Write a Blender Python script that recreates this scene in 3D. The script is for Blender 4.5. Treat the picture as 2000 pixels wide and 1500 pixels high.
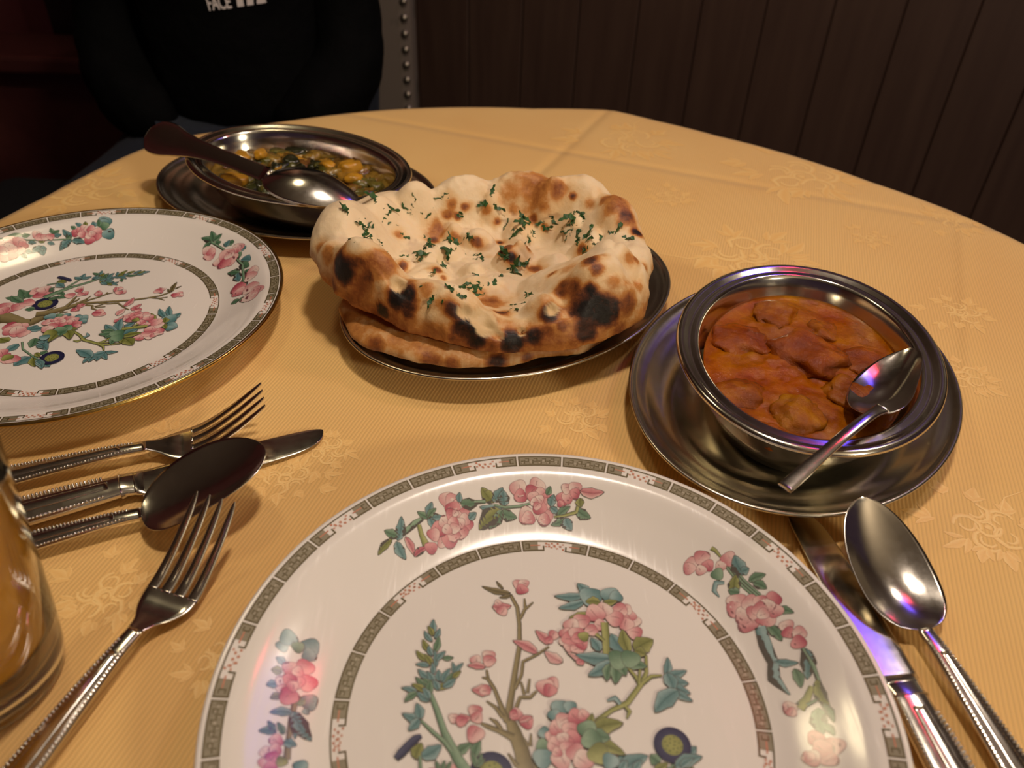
import bpy, bmesh, math, random, json
from math import sin, cos, pi, sqrt, atan2, radians, hypot, exp
from mathutils import Vector, Matrix, noise
import numpy as np

# ------------------------------------------------------------------ camera, light, exposure
sc = bpy.context.scene
for o in list(bpy.data.objects): bpy.data.objects.remove(o)
C = sc.collection
PITCH, ROLL, FOC, CAM_H = .6586, .0416, 1515., .2932
cd = bpy.data.cameras.new('camera'); cam = bpy.data.objects.new('camera', cd); C.objects.link(cam)
cd.sensor_fit = 'HORIZONTAL'; cd.sensor_width = 36; cd.lens = 36*FOC/2000; cd.clip_start = .01; cd.clip_end = 30
_f = Vector((0, cos(PITCH), -sin(PITCH))); _u = Vector((0, sin(PITCH), cos(PITCH))); _r = Vector((1, 0, 0))
_R = _r*cos(ROLL)+_u*sin(ROLL); _U = -_r*sin(ROLL)+_u*cos(ROLL)
cam.matrix_world = Matrix.Translation((0, 0, CAM_H)) @ Matrix((_R, _U, -_f)).transposed().to_4x4()
cd.dof.use_dof = True; cd.dof.focus_distance = .46; cd.dof.aperture_fstop = 9.0
sc.camera = cam
w = bpy.data.worlds.new('world'); sc.world = w; w.use_nodes = True
w.node_tree.nodes['Background'].inputs[0].default_value = (.55, .32, .5, 1)
w.node_tree.nodes['Background'].inputs[1].default_value = .05
def lamp(name, loc, aim, power, col, sx, sy=None, spread=180):
    d = bpy.data.lights.new(name, 'AREA'); d.energy = power; d.color = col
    d.shape = 'DISK' if sy is None else 'RECTANGLE'; d.size = sx
    if sy: d.size_y = sy
    d.spread = radians(spread)
    o = bpy.data.objects.new(name, d); C.objects.link(o); o.location = loc
    o.rotation_euler = (Vector(aim)-Vector(loc)).to_track_quat('-Z', 'Y').to_euler(); return o
lamp('ceiling_lamp', (.10, .42, 1.05), (.05, .42, 0), 5.1, (1, .84, .69), .11)
lamp('ceiling_lamp', (-.42, .86, 1.05), (0, .40, 0), 1.2, (1, .82, .50), .15)
lamp('ceiling_lamp', (.80, .78, 1.05), (.05, .40, 0), 1.7, (1, .84, .66), .10)
lamp('red_lamp', (.52, .77, 1.00), (.05, .38, 0), .40, (1, .04, .10), .09, .09)
lamp('blue_lamp', (.71, 1.02, 1.02), (.71, 1.02, 0), .80, (.13, .075, 1), .15, .50)
lamp('added_ceiling_fill', (1.6, -1.2, .9), (.6, .2, 1.65), 26., (1, .86, .62), .3)  # added fill without a fixture, brightens the ceiling mirrored in the steel
vs = sc.view_settings; vs.view_transform = 'Standard'; vs.look = 'None'; vs.gamma = 1; vs.use_curve_mapping = False
vs.exposure = 0.0

# ------------------------------------------------------------------ helpers
def s2l(r, g, b):
    f = lambda c: (c/12.92 if c <= .04045 else ((c+.055)/1.055)**2.4)
    return (f(r/255), f(g/255), f(b/255))
def tag(o, label=None, cat=None, group=None, kind=None):
    for k, v in (('label', label), ('category', cat), ('group', group), ('kind', kind)):
        if v: o[k] = v
    return o
def empty(name, loc=(0, 0, 0)):
    o = bpy.data.objects.new(name, None); C.objects.link(o); o.location = loc; o.empty_display_size = .02; return o
def mesh(name, vs_, fs, mat, parent=None, smooth=True, cols=None, sharp=None):
    me = bpy.data.meshes.new(name); me.from_pydata([tuple(map(float, v)) for v in vs_], [], fs); me.validate()
    if smooth: me.polygons.foreach_set('use_smooth', [True]*len(me.polygons))
    if cols is not None:
        a = me.color_attributes.new('col', 'FLOAT_COLOR', 'POINT')
        a.data.foreach_set('color', np.array([list(c)+[1.]*(4-len(c)) for c in cols], dtype=np.float32).ravel())
    me.materials.append(mat); me.update()
    o = bpy.data.objects.new(name, me); C.objects.link(o)
    if parent is not None:
        o.parent = parent; o.matrix_parent_inverse = Matrix.Translation(parent.location).inverted()
    if sharp is not None:
        try:
            me.set_sharp_from_angle(angle=radians(sharp))
        except Exception: pass
    return o
class MB:
    def __init__(s): s.v = []; s.f = []; s.c = []
    def add(s, v, f, c=None):
        n = len(s.v); s.v += [tuple(p) for p in v]; s.f += [tuple(i+n for i in q) for q in f]
        if c is not None: s.c += c
    def build(s, name, mat, parent=None, smooth=True, sharp=None):
        return mesh(name, s.v, s.f, mat, parent, smooth, s.c if s.c else None, sharp)
def grid_faces(n, m, wrap=False):
    f = []
    for i in range(n-1):
        for j in range(m if wrap else m-1):
            k = (j+1) % m
            f.append((i*m+j, i*m+k, (i+1)*m+k, (i+1)*m+j))
    return f
def revolve(profile, nseg, cx, cy, ax=1., ay=1., ang=0., z0=0., offs=None):
    """profile list of (r, z); oval by unit scale: r measured along the long axis, short axis keeps the wall width"""
    v = []; A = radians(ang)
    for r, z in profile:
        for k in range(nseg):
            t = 2*pi*k/nseg
            if offs is None: x, y = r*ax*cos(t), r*ay*sin(t)
            else:   # oval ring: base ellipse (ax, ay) pushed along its normal by r
                x, y = ax*cos(t), ay*sin(t); nx, ny = cos(t)/ax, sin(t)/ay; l = hypot(nx, ny)
                k2 = min(1, max(0, (r+offs)/offs)) if r < 0 else 1
                if r < 0: x, y = (ax+r)*cos(t), (ay+r)*sin(t)
                else: x, y = x+nx/l*r, y+ny/l*r
            v.append((cx+x*cos(A)-y*sin(A), cy+x*sin(A)+y*cos(A), z0+z))
    return v, grid_faces(len(profile), nseg, True)
def box(mb, x0, x1, y0, y1, z0, z1, M=None):
    v = [Vector((x, y, z)) for z in (z0, z1) for y in (y0, y1) for x in (x0, x1)]
    if M: v = [M @ p for p in v]
    mb.add(v, [(0, 2, 3, 1), (4, 5, 7, 6), (0, 1, 5, 4), (2, 6, 7, 3), (0, 4, 6, 2), (1, 3, 7, 5)])
def bevel(o, wdt=.002, seg=2):
    m = o.modifiers.new('bevel', 'BEVEL'); m.width = wdt; m.segments = seg; m.limit_method = 'ANGLE'; return o
def sub(o, n=1):
    m = o.modifiers.new('subsurf', 'SUBSURF'); m.levels = n; m.render_levels = n; return o
def fbm(p, s, o=3):
    p = Vector(p)*s; a = 0; k = 1.
    for _ in range(o): a += k*noise.noise(p); p = p*2.03; k *= .5
    return a

# ------------------------------------------------------------------ materials
def nodes(name):
    m = bpy.data.materials.new(name); m.use_nodes = True; nt = m.node_tree
    return m, nt, nt.nodes['Principled BSDF']
def N(nt, t, **k):
    n = nt.nodes.new(t)
    for a, b in k.items():
        if hasattr(n, a): setattr(n, a, b)
    return n
def link(nt, a, b): nt.links.new(a, b)
def objcoord(nt): return N(nt, 'ShaderNodeNewGeometry').outputs['Position']
def noisetex(nt, scale, detail=3, rough=.5, vec=None):
    n = N(nt, 'ShaderNodeTexNoise'); n.inputs['Scale'].default_value = scale; n.inputs['Detail'].default_value = detail
    n.inputs['Roughness'].default_value = rough; link(nt, vec or objcoord(nt), n.inputs['Vector']); return n
def ramp(nt, fac, stops):
    r = N(nt, 'ShaderNodeValToRGB'); e = r.color_ramp.elements
    while len(e) < len(stops): e.new(.5)
    for i, (p, c) in enumerate(stops): e[i].position = p; e[i].color = tuple(c)+(1,) if len(c) == 3 else c
    link(nt, fac, r.inputs[0]); return r
def bump(nt, b, h, strength, dist):
    n = N(nt, 'ShaderNodeBump'); n.inputs['Strength'].default_value = strength; n.inputs['Distance'].default_value = dist
    link(nt, h, n.inputs['Height']); link(nt, n.outputs[0], b.inputs['Normal']); return n
def math_(nt, op, a, b=None):
    n = N(nt, 'ShaderNodeMath'); n.operation = op
    for i, x in enumerate((a, b)):
        if x is None: continue
        if isinstance(x, (int, float)): n.inputs[i].default_value = x
        else: link(nt, x, n.inputs[i])
    return n.outputs[0]
def simple(name, col, rough=.5, metal=0., spec=.5, var=.0, nscale=40, coat=0., bmp=0., bd=.001):
    m, nt, b = nodes(name)
    b.inputs['Roughness'].default_value = rough; b.inputs['Metallic'].default_value = metal
    b.inputs['Specular IOR Level'].default_value = spec; b.inputs['Coat Weight'].default_value = coat
    nz = noisetex(nt, nscale, 4)
    r = ramp(nt, nz.outputs['Fac'], [(.3, tuple(c*(1-var) for c in col)), (.7, tuple(min(1, c*(1+var)) for c in col))])
    link(nt, r.outputs[0], b.inputs['Base Color'])
    if bmp: bump(nt, b, nz.outputs['Fac'], bmp, bd)
    return m
def steel(name, col=(.68, .64, .56), rough=.2, scratch=.06, rscale=60):
    m, nt, b = nodes(name); b.inputs['Metallic'].default_value = 1.; b.inputs['Base Color'].default_value = (*col, 1)
    nz = noisetex(nt, rscale, 6, .7)
    mr = N(nt, 'ShaderNodeMapRange'); mr.inputs[3].default_value = rough-scratch; mr.inputs[4].default_value = rough+scratch
    mr.inputs[1].default_value = .3; mr.inputs[2].default_value = .7
    link(nt, nz.outputs['Fac'], mr.inputs[0]); link(nt, mr.outputs[0], b.inputs['Roughness'])
    n2 = noisetex(nt, 18, 1); bump(nt, b, n2.outputs['Fac'], .05, .0015)
    return m
M = {}
M['steel'] = steel('stainless_steel', rough=.16, scratch=.03)
M['brushed'] = steel('brushed_steel', (.62, .58, .49), .24, .025, 140)
M['chrome'] = steel('cutlery_steel', (.70, .66, .60), .17, .03, 200)
M['gold'] = simple('gilt_rim', (.62, .42, .13), .22, 1.)
def ceramic(name, col):
    m, nt, b = nodes(name); b.inputs['Roughness'].default_value = .16; b.inputs['Specular IOR Level'].default_value = .5
    b.inputs['Coat Weight'].default_value = .25; b.inputs['Coat Roughness'].default_value = .07
    nz = noisetex(nt, 9, 3); r = ramp(nt, nz.outputs['Fac'], [(.3, tuple(c*.97 for c in col)), (.7, col)])
    link(nt, r.outputs[0], b.inputs['Base Color'])
    # fine knife scratches in the glaze: stretched noise in roughness
    mp = N(nt, 'ShaderNodeMapping'); mp.inputs['Scale'].default_value = (900, 60, 60); mp.inputs['Rotation'].default_value = (0, 0, .9)
    link(nt, objcoord(nt), mp.inputs[0])
    n2 = N(nt, 'ShaderNodeTexNoise'); n2.inputs['Scale'].default_value = 1.; link(nt, mp.outputs[0], n2.inputs['Vector'])
    rr = ramp(nt, n2.outputs['Fac'], [(.55, (.15,)*3), (.75, (.30,)*3)]); link(nt, rr.outputs[0], b.inputs['Roughness'])
    return m
M['ceramic'] = ceramic('glazed_ceramic', (.80, .745, .70))
def vcol(name, rough=.25, spec=.5, coat=0., var=.12, nscale=600, bmp=0., bd=.0005, bscale=300):
    m, nt, b = nodes(name); b.inputs['Roughness'].default_value = rough; b.inputs['Specular IOR Level'].default_value = spec
    b.inputs['Coat Weight'].default_value = coat
    a = N(nt, 'ShaderNodeVertexColor'); a.layer_name = 'col'
    nz = noisetex(nt, nscale, 3); hs = N(nt, 'ShaderNodeMix'); hs.data_type = 'RGBA'; hs.blend_type = 'MULTIPLY'; hs.inputs[0].default_value = 1
    r = ramp(nt, nz.outputs['Fac'], [(.3, (1-var,)*3), (.7, (1.,)*3)])
    link(nt, a.outputs[0], hs.inputs[6]); link(nt, r.outputs[0], hs.inputs[7]); link(nt, hs.outputs[2], b.inputs['Base Color'])
    if bmp: bump(nt, b, noisetex(nt, bscale, 4).outputs['Fac'], bmp, bd)
    return m
M['print'] = vcol('underglaze_print', .18, .5, .25)
M['weave'] = vcol('woven_motif', .42, .6, 0, .05, 900, .25, .0003, 1500)

def table_point(px, py, z=0.):      # a point of the plane z seen at a place of the photograph
    d = _R*((px-1000)/FOC) - _U*((py-750)/FOC) + _f
    t = (z-CAM_H)/d.z
    return Vector((0, 0, CAM_H)) + d*t

# printed flower decoration, millimetres from the plate centre: group, kind, numbers, colour
ART = [[0,"S","o",-5.8,-58.0,13.9,-12.0,-51.1,13.2,-7.9,-44.0,9.7,-2.2,-37.2,7.9,-0.2,-31.5,7.8,-5.0,-25.7,7.1,-10.2,-21.5,5.4],
[0,"A",-22.6,-25.9,8.1,"n"],
[0,"B",-25.7,-50.2,4.4,"p"],
[0,"B",-21.2,-46.2,4.4,"p"],
[0,"B",-23.1,-42.1,4.4,"p"],
[0,"B",-26.6,-37.1,4.4,"p"],
[0,"B",-20.2,-51.5,4.4,"p"],
[0,"L",-30.5,-40.5,-37.1,-52.1,6.6,"g"],
[0,"L",-32.7,-39.7,-46.6,-45.2,6.7,"g"],
[0,"L",-33.3,-37.0,-43.5,-37.9,6.6,"g"],
[0,"L",-28.0,-40.1,-38.8,-49.0,5.6,"g"],
[0,"L",-36.6,-20.3,-30.2,-15.0,3.8,"g"],
[0,"L",-29.2,-20.5,-27.4,-13.5,3.8,"g"],
[0,"L",-17.4,-31.3,-17.8,-37.4,5.4,"g"],
[0,"B",-41.1,-33.6,4.3,"p"],
[0,"B",-35.4,-30.5,4.3,"d"],
[0,"B",-38.3,-27.4,4.3,"p"],
[0,"B",-42.6,-29.2,4.3,"l"],
[0,"B",1.5,-42.5,4.5,"d"],
[0,"B",10.3,-37.9,4.4,"d"],
[0,"B",4.2,-36.2,4.5,"p"],
[0,"B",3.2,-40.1,4.5,"p"],
[0,"B",7.1,-42.1,4.5,"p"],
[0,"B",11.3,-34.0,4.4,"p"],
[0,"B",7.1,-37.9,4.5,"l"],
[0,"L",10.3,-29.4,4.3,-27.1,7.7,"b"],
[0,"L",9.1,-30.1,9.9,-22.5,6.0,"b"],
[0,"L",23.6,-28.0,26.7,-16.0,6.6,"b"],
[0,"L",24.6,-24.2,35.9,-16.9,6.5,"b"],
[0,"L",19.9,-25.9,30.1,-27.0,6.6,"g"],
[0,"L",24.0,-34.6,31.4,-41.6,6.5,"b"],
[0,"L",19.3,-40.6,14.6,-46.5,6.7,"y"],
[0,"L",40.7,-25.4,48.5,-33.2,9.4,"b"],
[0,"L",40.3,-19.4,36.9,-16.7,4.8,"g"],
[0,"L",41.3,-23.3,52.7,-21.1,5.5,"y"],
[0,"L",45.4,-19.2,54.9,-12.8,6.2,"b"],
[0,"L",44.9,-17.2,51.1,-12.3,4.7,"b"],
[0,"S","g",22.3,-32.8,1.0,31.1,-31.0,1.1,41.1,-23.8,1.1,46.4,-19.0,0.8],
[0,"B",36.6,-41.2,4.0,"p"],
[0,"B",40.4,-38.1,4.0,"p"],
[0,"B",32.1,-43.0,4.0,"p"],
[0,"B",41.2,-34.9,4.0,"p"],
[0,"B",38.3,-38.4,3.2,"y"],
[0,"S","o",-9.7,-29.7,6.1,-9.8,-24.5,5.9,-11.5,-17.0,5.4,-14.6,-9.3,4.7,-17.0,-3.0,2.6,-15.6,7.9,2.2,-14.4,17.6,2.0,-13.1,27.7,1.7,-13.3,38.2,1.5,-14.4,47.0,1.4,-17.7,53.7,1.1],
[0,"S","o",-14.8,-12.2,2.8,-20.4,-9.6,1.8,-24.9,-8.1,1.6,-27.4,-7.0,0.7],
[0,"S","o",-17.2,-6.0,2.5,-20.6,2.2,1.4,-22.8,7.6,1.2,-25.6,11.9,1.1,-26.4,16.0,0.6],
[0,"S","o",-18.9,-4.3,1.5,-21.9,-0.3,1.2,-25.7,2.2,0.4],
[0,"S","o",-19.3,-9.0,1.1,-21.7,-6.2,1.4,-24.2,-4.8,0.3],
[0,"S","o",-14.5,8.0,1.2,-12.0,14.4,1.1,-11.5,20.3,1.1,-5.5,24.0,0.9,-0.7,27.9,0.6],
[0,"S","o",-14.8,-2.4,1.4,-12.4,4.4,1.2,-8.4,4.6,1.3,-5.8,7.5,0.7],
[0,"S","o",-10.7,5.7,1.1,-12.2,11.2,0.5],
[0,"S","o",-9.5,6.4,1.1,-8.7,12.7,0.5],
[0,"S","o",-13.0,41.2,1.1,-10.9,46.5,1.2,-11.3,51.9,0.4],
[0,"S","o",-10.6,46.5,1.0,-7.4,50.0,0.3],
[0,"S","o",-25.6,11.9,0.9,-28.1,12.4,0.4],
[0,"S","o",-8.3,-15.2,1.3,-8.0,-10.2,0.3],
[0,"S","o",-8.8,-15.3,1.1,-11.0,-12.0,0.3],
[0,"S","o",-13.0,-23.0,1.6,-16.6,-18.3,0.4],
[0,"L",-17.7,54.4,-30.5,57.4,3.0,"o"],
[0,"L",-17.4,53.4,-22.5,51.8,1.7,"o"],
[0,"L",-21.0,56.7,-24.1,60.5,1.2,"o"],
[0,"B",-14.0,59.4,2.5,"p"],
[0,"B",-11.7,59.9,2.2,"l"],
[0,"B",-12.6,56.7,2.6,"d"],
[0,"L",-25.4,46.5,-17.2,47.6,5.2,"p"],
[0,"B",-23.0,48.9,1.5,"l"],
[0,"B",-21.0,44.8,2.3,"p"],
[0,"L",-5.5,24.6,-15.9,30.0,4.5,"p"],
[0,"L",-0.7,29.0,-6.3,35.4,4.1,"p"],
[0,"B",1.4,33.6,2.2,"p"],
[0,"B",-0.6,31.1,1.7,"d"],
[0,"L",4.9,20.8,-2.5,25.5,4.9,"l"],
[0,"B",0.3,10.9,2.8,"p"],
[0,"B",-2.3,9.2,3.4,"p"],
[0,"B",-0.6,8.0,2.6,"d"],
[0,"B",-31.1,20.1,2.1,"l"],
[0,"L",-27.0,17.0,-34.3,17.4,3.2,"p"],
[0,"B",-25.8,22.3,2.5,"l"],
[0,"B",-25.6,20.0,2.5,"p"],
[0,"L",-24.0,7.5,-31.8,6.7,5.0,"p"],
[0,"B",-26.5,6.8,2.1,"p"],
[0,"B",-30.0,-2.2,2.5,"p"],
[0,"B",-29.2,-4.8,2.3,"p"],
[0,"B",-38.1,-5.5,1.8,"l"],
[0,"L",-37.1,-7.5,-31.5,-4.9,4.7,"p"],
[0,"B",-35.0,-6.5,2.1,"d"],
[0,"B",-29.4,-11.4,3.2,"p"],
[0,"B",-13.9,-2.9,2.4,"p"],
[0,"B",-14.8,-2.4,1.5,"d"],
[0,"B",-9.7,-5.9,2.5,"d"],
[0,"L",-12.8,-5.8,-7.5,-3.5,2.5,"p"],
[0,"S","g",-48.1,4.2,1.5,-45.1,-2.0,2.0,-41.2,-11.1,2.4,-35.5,-20.8,3.5,-30.7,-27.4,4.4],
[0,"S","g",-51.0,-6.7,0.7,-45.6,-11.3,1.3,-40.8,-15.0,1.5,-37.8,-18.7,1.4],
[0,"L",-49.6,32.2,-50.6,38.7,2.9,"b"],
[0,"L",-50.0,30.7,-52.6,35.2,2.2,"y"],
[0,"L",-49.0,29.4,-47.5,34.4,2.2,"b"],
[0,"L",-50.0,27.9,-53.8,32.8,2.2,"b"],
[0,"L",-50.4,23.1,-54.0,28.6,2.6,"y"],
[0,"L",-48.6,22.6,-47.6,30.5,2.8,"g"],
[0,"L",-49.3,21.2,-51.3,25.8,2.2,"b"],
[0,"L",-51.1,18.8,-56.1,23.2,2.5,"y"],
[0,"L",-48.8,16.6,-52.6,21.7,2.4,"y"],
[0,"L",-47.3,16.0,-48.7,23.9,2.1,"b"],
[0,"L",-47.3,19.0,-44.0,23.5,2.5,"b"],
[0,"L",-44.8,20.4,-40.5,20.8,2.1,"g"],
[0,"L",-50.0,16.5,-55.5,16.9,2.2,"b"],
[0,"L",-48.1,12.7,-49.0,17.9,2.1,"b"],
[0,"L",-49.1,10.8,-54.3,14.7,2.7,"b"],
[0,"L",-47.1,8.3,-50.6,13.9,2.7,"b"],
[0,"L",-49.9,7.6,-54.8,11.1,2.4,"g"],
[0,"L",-47.4,6.4,-51.9,10.6,2.6,"g"],
[0,"L",-44.9,9.7,-46.0,14.8,2.7,"b"],
[0,"L",-43.7,9.1,-41.4,15.6,3.0,"b"],
[0,"L",-42.5,8.5,-39.8,14.1,3.0,"g"],
[0,"L",-39.4,12.8,-40.7,18.6,1.8,"b"],
[0,"L",-39.4,13.5,-36.2,18.4,1.9,"b"],
[0,"L",-39.8,11.2,-36.9,14.7,2.1,"y"],
[0,"L",-46.3,6.5,-40.4,8.0,2.6,"y"],
[0,"L",-43.5,7.2,-38.7,11.3,3.0,"b"],
[0,"L",-48.3,4.2,-48.7,10.1,3.0,"g"],
[0,"L",-45.1,5.9,-47.8,10.2,2.6,"b"],
[0,"L",-53.5,4.6,-59.9,6.2,2.3,"b"],
[0,"L",-50.1,4.8,-56.0,8.0,2.6,"y"],
[0,"L",-53.4,4.6,-58.0,0.4,2.8,"g"],
[0,"L",-48.0,1.2,-53.5,4.6,2.9,"b"],
[0,"L",-48.3,1.8,-51.5,6.6,2.6,"b"],
[0,"L",-50.5,-6.6,-58.1,-4.6,3.4,"b"],
[0,"L",-51.0,-6.7,-53.1,-0.1,3.8,"b"],
[0,"L",-51.4,-6.4,-54.9,-11.2,3.7,"b"],
[0,"L",-50.8,-22.0,-49.4,-15.9,4.8,"y"],
[0,"L",-48.8,-21.4,-41.8,-16.4,5.4,"b"],
[0,"L",-28.3,-24.2,-30.5,-18.5,1.9,"g"],
[0,"L",-27.8,-24.2,-26.6,-18.8,1.6,"g"],
[0,"L",-28.3,-24.2,-25.2,-20.9,1.3,"g"],
[0,"L",-41.9,-25.8,-43.4,-22.5,1.5,"g"],
[0,"L",-40.3,-25.8,-40.0,-22.3,1.5,"g"],
[0,"L",-38.8,-25.7,-37.5,-22.5,1.5,"g"],
[0,"S","g",-49.4,-20.8,0.9,-48.0,-28.2,1.0],
[0,"S","n",-58.1,-22.3,2.1,-56.4,-20.1,3.3,-54.1,-17.0,3.0,-51.8,-14.4,2.9,-49.7,-13.1,1.3],
[0,"S","y",40.0,25.7,1.0,39.2,17.4,1.5,36.8,12.5,1.8,30.2,3.8,2.1,23.7,0.5,1.6,17.1,-4.5,1.7],
[0,"S","y",31.6,19.7,1.0,34.7,15.3,1.4,35.9,12.1,1.3],
[0,"S","y",36.8,12.1,1.3,41.0,15.8,1.4,45.5,16.5,0.6],
[0,"S","y",36.9,19.9,1.0,35.7,12.7,1.0],
[0,"S","b",27.3,3.1,1.4,25.5,5.7,1.9,22.2,4.4,0.5],
[0,"S","y",29.2,2.2,1.2,30.7,0.2,1.5,29.3,-2.7,0.5],
[0,"L",47.2,16.4,48.9,24.8,3.3,"b"],
[0,"L",47.2,16.4,56.0,19.1,3.7,"b"],
[0,"L",47.1,15.1,55.9,13.3,4.9,"b"],
[0,"L",48.5,12.7,56.0,8.9,4.3,"b"],
[0,"L",49.3,10.5,56.4,5.7,3.4,"b"],
[0,"L",47.4,17.7,49.5,9.6,5.5,"b"],
[0,"L",51.3,10.3,40.7,0.3,7.1,"b"],
[0,"A",45.8,-12.7,7.1,"n"],
[0,"L",45.5,-21.2,56.4,-16.7,4.9,"b"],
[0,"L",47.6,-21.1,53.0,-17.6,2.7,"b"],
[0,"L",37.8,-22.5,43.0,-19.7,3.2,"y"],
[0,"L",25.0,-23.6,27.8,-19.5,3.2,"b"],
[0,"L",30.3,-23.4,33.4,-19.2,2.7,"b"],
[0,"L",15.5,54.6,2.1,53.6,4.2,"b"],
[0,"L",15.4,51.5,3.8,47.3,4.2,"b"],
[0,"L",17.4,54.7,12.7,60.9,5.0,"b"],
[0,"L",16.9,44.8,8.3,42.2,4.8,"y"],
[0,"B",18.4,54.0,4.8,"b"],
[0,"B",27.2,55.2,4.0,"b"],
[0,"B",29.7,54.6,2.8,"b"],
[0,"L",22.4,51.1,16.0,51.2,4.9,"y"],
[0,"L",23.7,51.2,30.1,52.3,3.1,"y"],
[0,"B",36.2,36.3,3.2,"p"],
[0,"B",36.5,42.1,2.9,"l"],
[0,"B",34.6,44.9,3.0,"p"],
[0,"B",33.6,47.9,2.6,"l"],
[0,"B",31.0,47.8,3.1,"p"],
[0,"B",32.9,40.5,3.2,"p"],
[0,"B",28.1,43.2,3.8,"p"],
[0,"B",24.0,47.4,3.3,"l"],
[0,"B",19.8,45.3,4.1,"p"],
[0,"B",13.6,41.0,3.4,"p"],
[0,"B",9.2,38.6,3.2,"l"],
[0,"B",21.6,39.2,2.8,"p"],
[0,"B",17.7,36.5,2.7,"p"],
[0,"B",6.8,34.2,2.8,"p"],
[0,"B",6.4,30.7,2.6,"l"],
[0,"B",7.9,28.0,2.3,"p"],
[0,"B",11.2,27.5,2.6,"p"],
[0,"B",13.1,29.6,2.6,"d"],
[0,"B",8.3,32.2,3.3,"d"],
[0,"B",11.2,34.4,3.2,"p"],
[0,"B",11.7,32.3,2.6,"d"],
[0,"B",14.2,33.2,2.2,"y"],
[0,"L",13.6,20.2,6.9,25.2,2.5,"l"],
[0,"B",12.2,21.1,1.5,"d"],
[0,"S","y",23.4,24.6,2.9,23.7,32.9,3.0,23.6,40.7,3.0],
[0,"S","y",22.9,31.5,1.0,19.5,34.8,1.6],
[0,"L",20.8,26.5,17.2,32.6,4.5,"b"],
[0,"L",25.4,23.4,10.4,24.2,5.7,"b"],
[0,"L",25.3,22.0,15.2,14.9,5.6,"b"],
[0,"L",24.6,20.7,22.6,12.9,4.1,"g"],
[0,"L",26.4,20.8,26.0,11.8,4.9,"g"],
[0,"L",29.3,20.2,30.7,15.7,3.7,"g"],
[0,"L",30.8,23.6,39.7,20.0,5.7,"g"],
[0,"L",31.0,26.3,26.0,35.1,6.5,"b"],
[0,"L",32.9,26.4,31.1,37.5,5.2,"y"],
[0,"L",35.3,27.2,43.8,33.0,7.8,"y"],
[0,"L",35.3,27.2,40.0,25.7,5.1,"y"],
[0,"B",28.3,22.8,4.2,"g"],
[0,"B",33.2,23.4,3.8,"g"],
[0,"B",3.3,0.3,3.3,"b"],
[0,"B",7.3,1.0,2.4,"b"],
[0,"B",1.0,-2.8,2.4,"b"],
[0,"B",-3.0,-10.0,2.2,"b"],
[0,"B",-3.6,-15.0,2.4,"g"],
[0,"B",-3.6,-19.9,3.5,"b"],
[0,"B",-0.3,-11.5,2.2,"p"],
[0,"B",1.3,-14.3,3.0,"p"],
[0,"B",2.0,-8.0,3.0,"p"],
[0,"B",4.8,-5.0,3.2,"l"],
[0,"B",9.4,-3.1,3.1,"d"],
[0,"B",12.5,-2.3,2.2,"p"],
[0,"B",7.0,-8.4,3.0,"p"],
[0,"B",7.9,-11.7,2.9,"d"],
[0,"B",4.1,-11.9,2.2,"l"],
[0,"B",6.1,-16.3,3.2,"p"],
[0,"B",3.3,-20.2,3.5,"l"],
[0,"B",8.8,-17.3,3.3,"p"],
[0,"B",11.4,-19.9,3.5,"l"],
[0,"B",1.8,-17.5,1.8,"p"],
[0,"L",13.7,-7.0,15.9,-1.5,2.9,"y"],
[0,"L",14.7,-8.6,27.7,-4.9,6.2,"y"],
[0,"L",15.0,-13.1,27.4,-17.3,4.9,"y"],
[0,"L",14.6,-9.2,22.2,-11.2,6.1,"g"],
[0,"B",13.6,-8.1,3.5,"g"],
[0,"B",15.0,-12.0,3.7,"g"],
[0,"B",17.4,-17.4,3.9,"y"],
[0,"B",21.6,-20.0,2.9,"b"],
[1,"S","g",-71.0,77.9,2.8,-66.9,81.8,2.3,-63.9,85.4,2.6,-60.7,88.4,1.5],
[1,"S","y",-62.2,85.2,1.7,-60.6,81.0,2.0,-57.8,76.5,3.4],
[1,"L",-71.0,75.7,-70.5,86.8,4.3,"b"],
[1,"L",-70.8,78.0,-77.3,78.4,4.5,"g"],
[1,"L",-73.6,75.6,-78.6,66.9,3.1,"y"],
[1,"L",-71.5,75.0,-66.4,68.0,4.7,"b"],
[1,"L",-58.0,89.6,-63.4,90.7,3.2,"g"],
[1,"L",-58.0,89.6,-57.1,96.6,3.8,"b"],
[1,"L",-57.3,89.2,-51.2,90.9,3.2,"b"],
[1,"L",-58.0,89.6,-55.2,84.6,3.4,"b"],
[1,"L",-58.5,88.9,-55.0,94.2,2.8,"g"],
[1,"L",-67.7,78.2,-62.9,70.8,3.4,"p"],
[1,"L",-62.8,70.3,-57.2,76.1,3.1,"d"],
[1,"B",-55.5,75.8,2.7,"d"],
[1,"B",-50.6,79.1,2.3,"l"],
[1,"B",-50.0,99.1,3.5,"l"],
[1,"B",-46.9,98.6,3.8,"l"],
[1,"B",-46.7,95.3,3.5,"d"],
[1,"B",-41.3,94.5,2.7,"p"],
[1,"B",-39.7,89.6,2.8,"d"],
[1,"B",-42.4,85.8,3.3,"p"],
[1,"B",-47.3,80.9,3.5,"d"],
[1,"B",-45.7,83.5,2.9,"p"],
[1,"B",-52.9,84.9,3.4,"d"],
[1,"B",-54.9,82.2,2.8,"p"],
[1,"B",-50.3,88.9,2.7,"l"],
[1,"B",-47.1,92.9,2.9,"d"],
[1,"B",-44.1,92.3,2.7,"p"],
[1,"B",-41.1,91.7,2.6,"l"],
[1,"B",-43.3,89.6,2.5,"l"],
[1,"B",-46.2,89.6,2.5,"p"],
[1,"B",-45.4,86.9,2.3,"l"],
[1,"B",-48.9,85.7,2.2,"l"],
[1,"B",-45.7,93.8,1.5,"l"],
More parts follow.
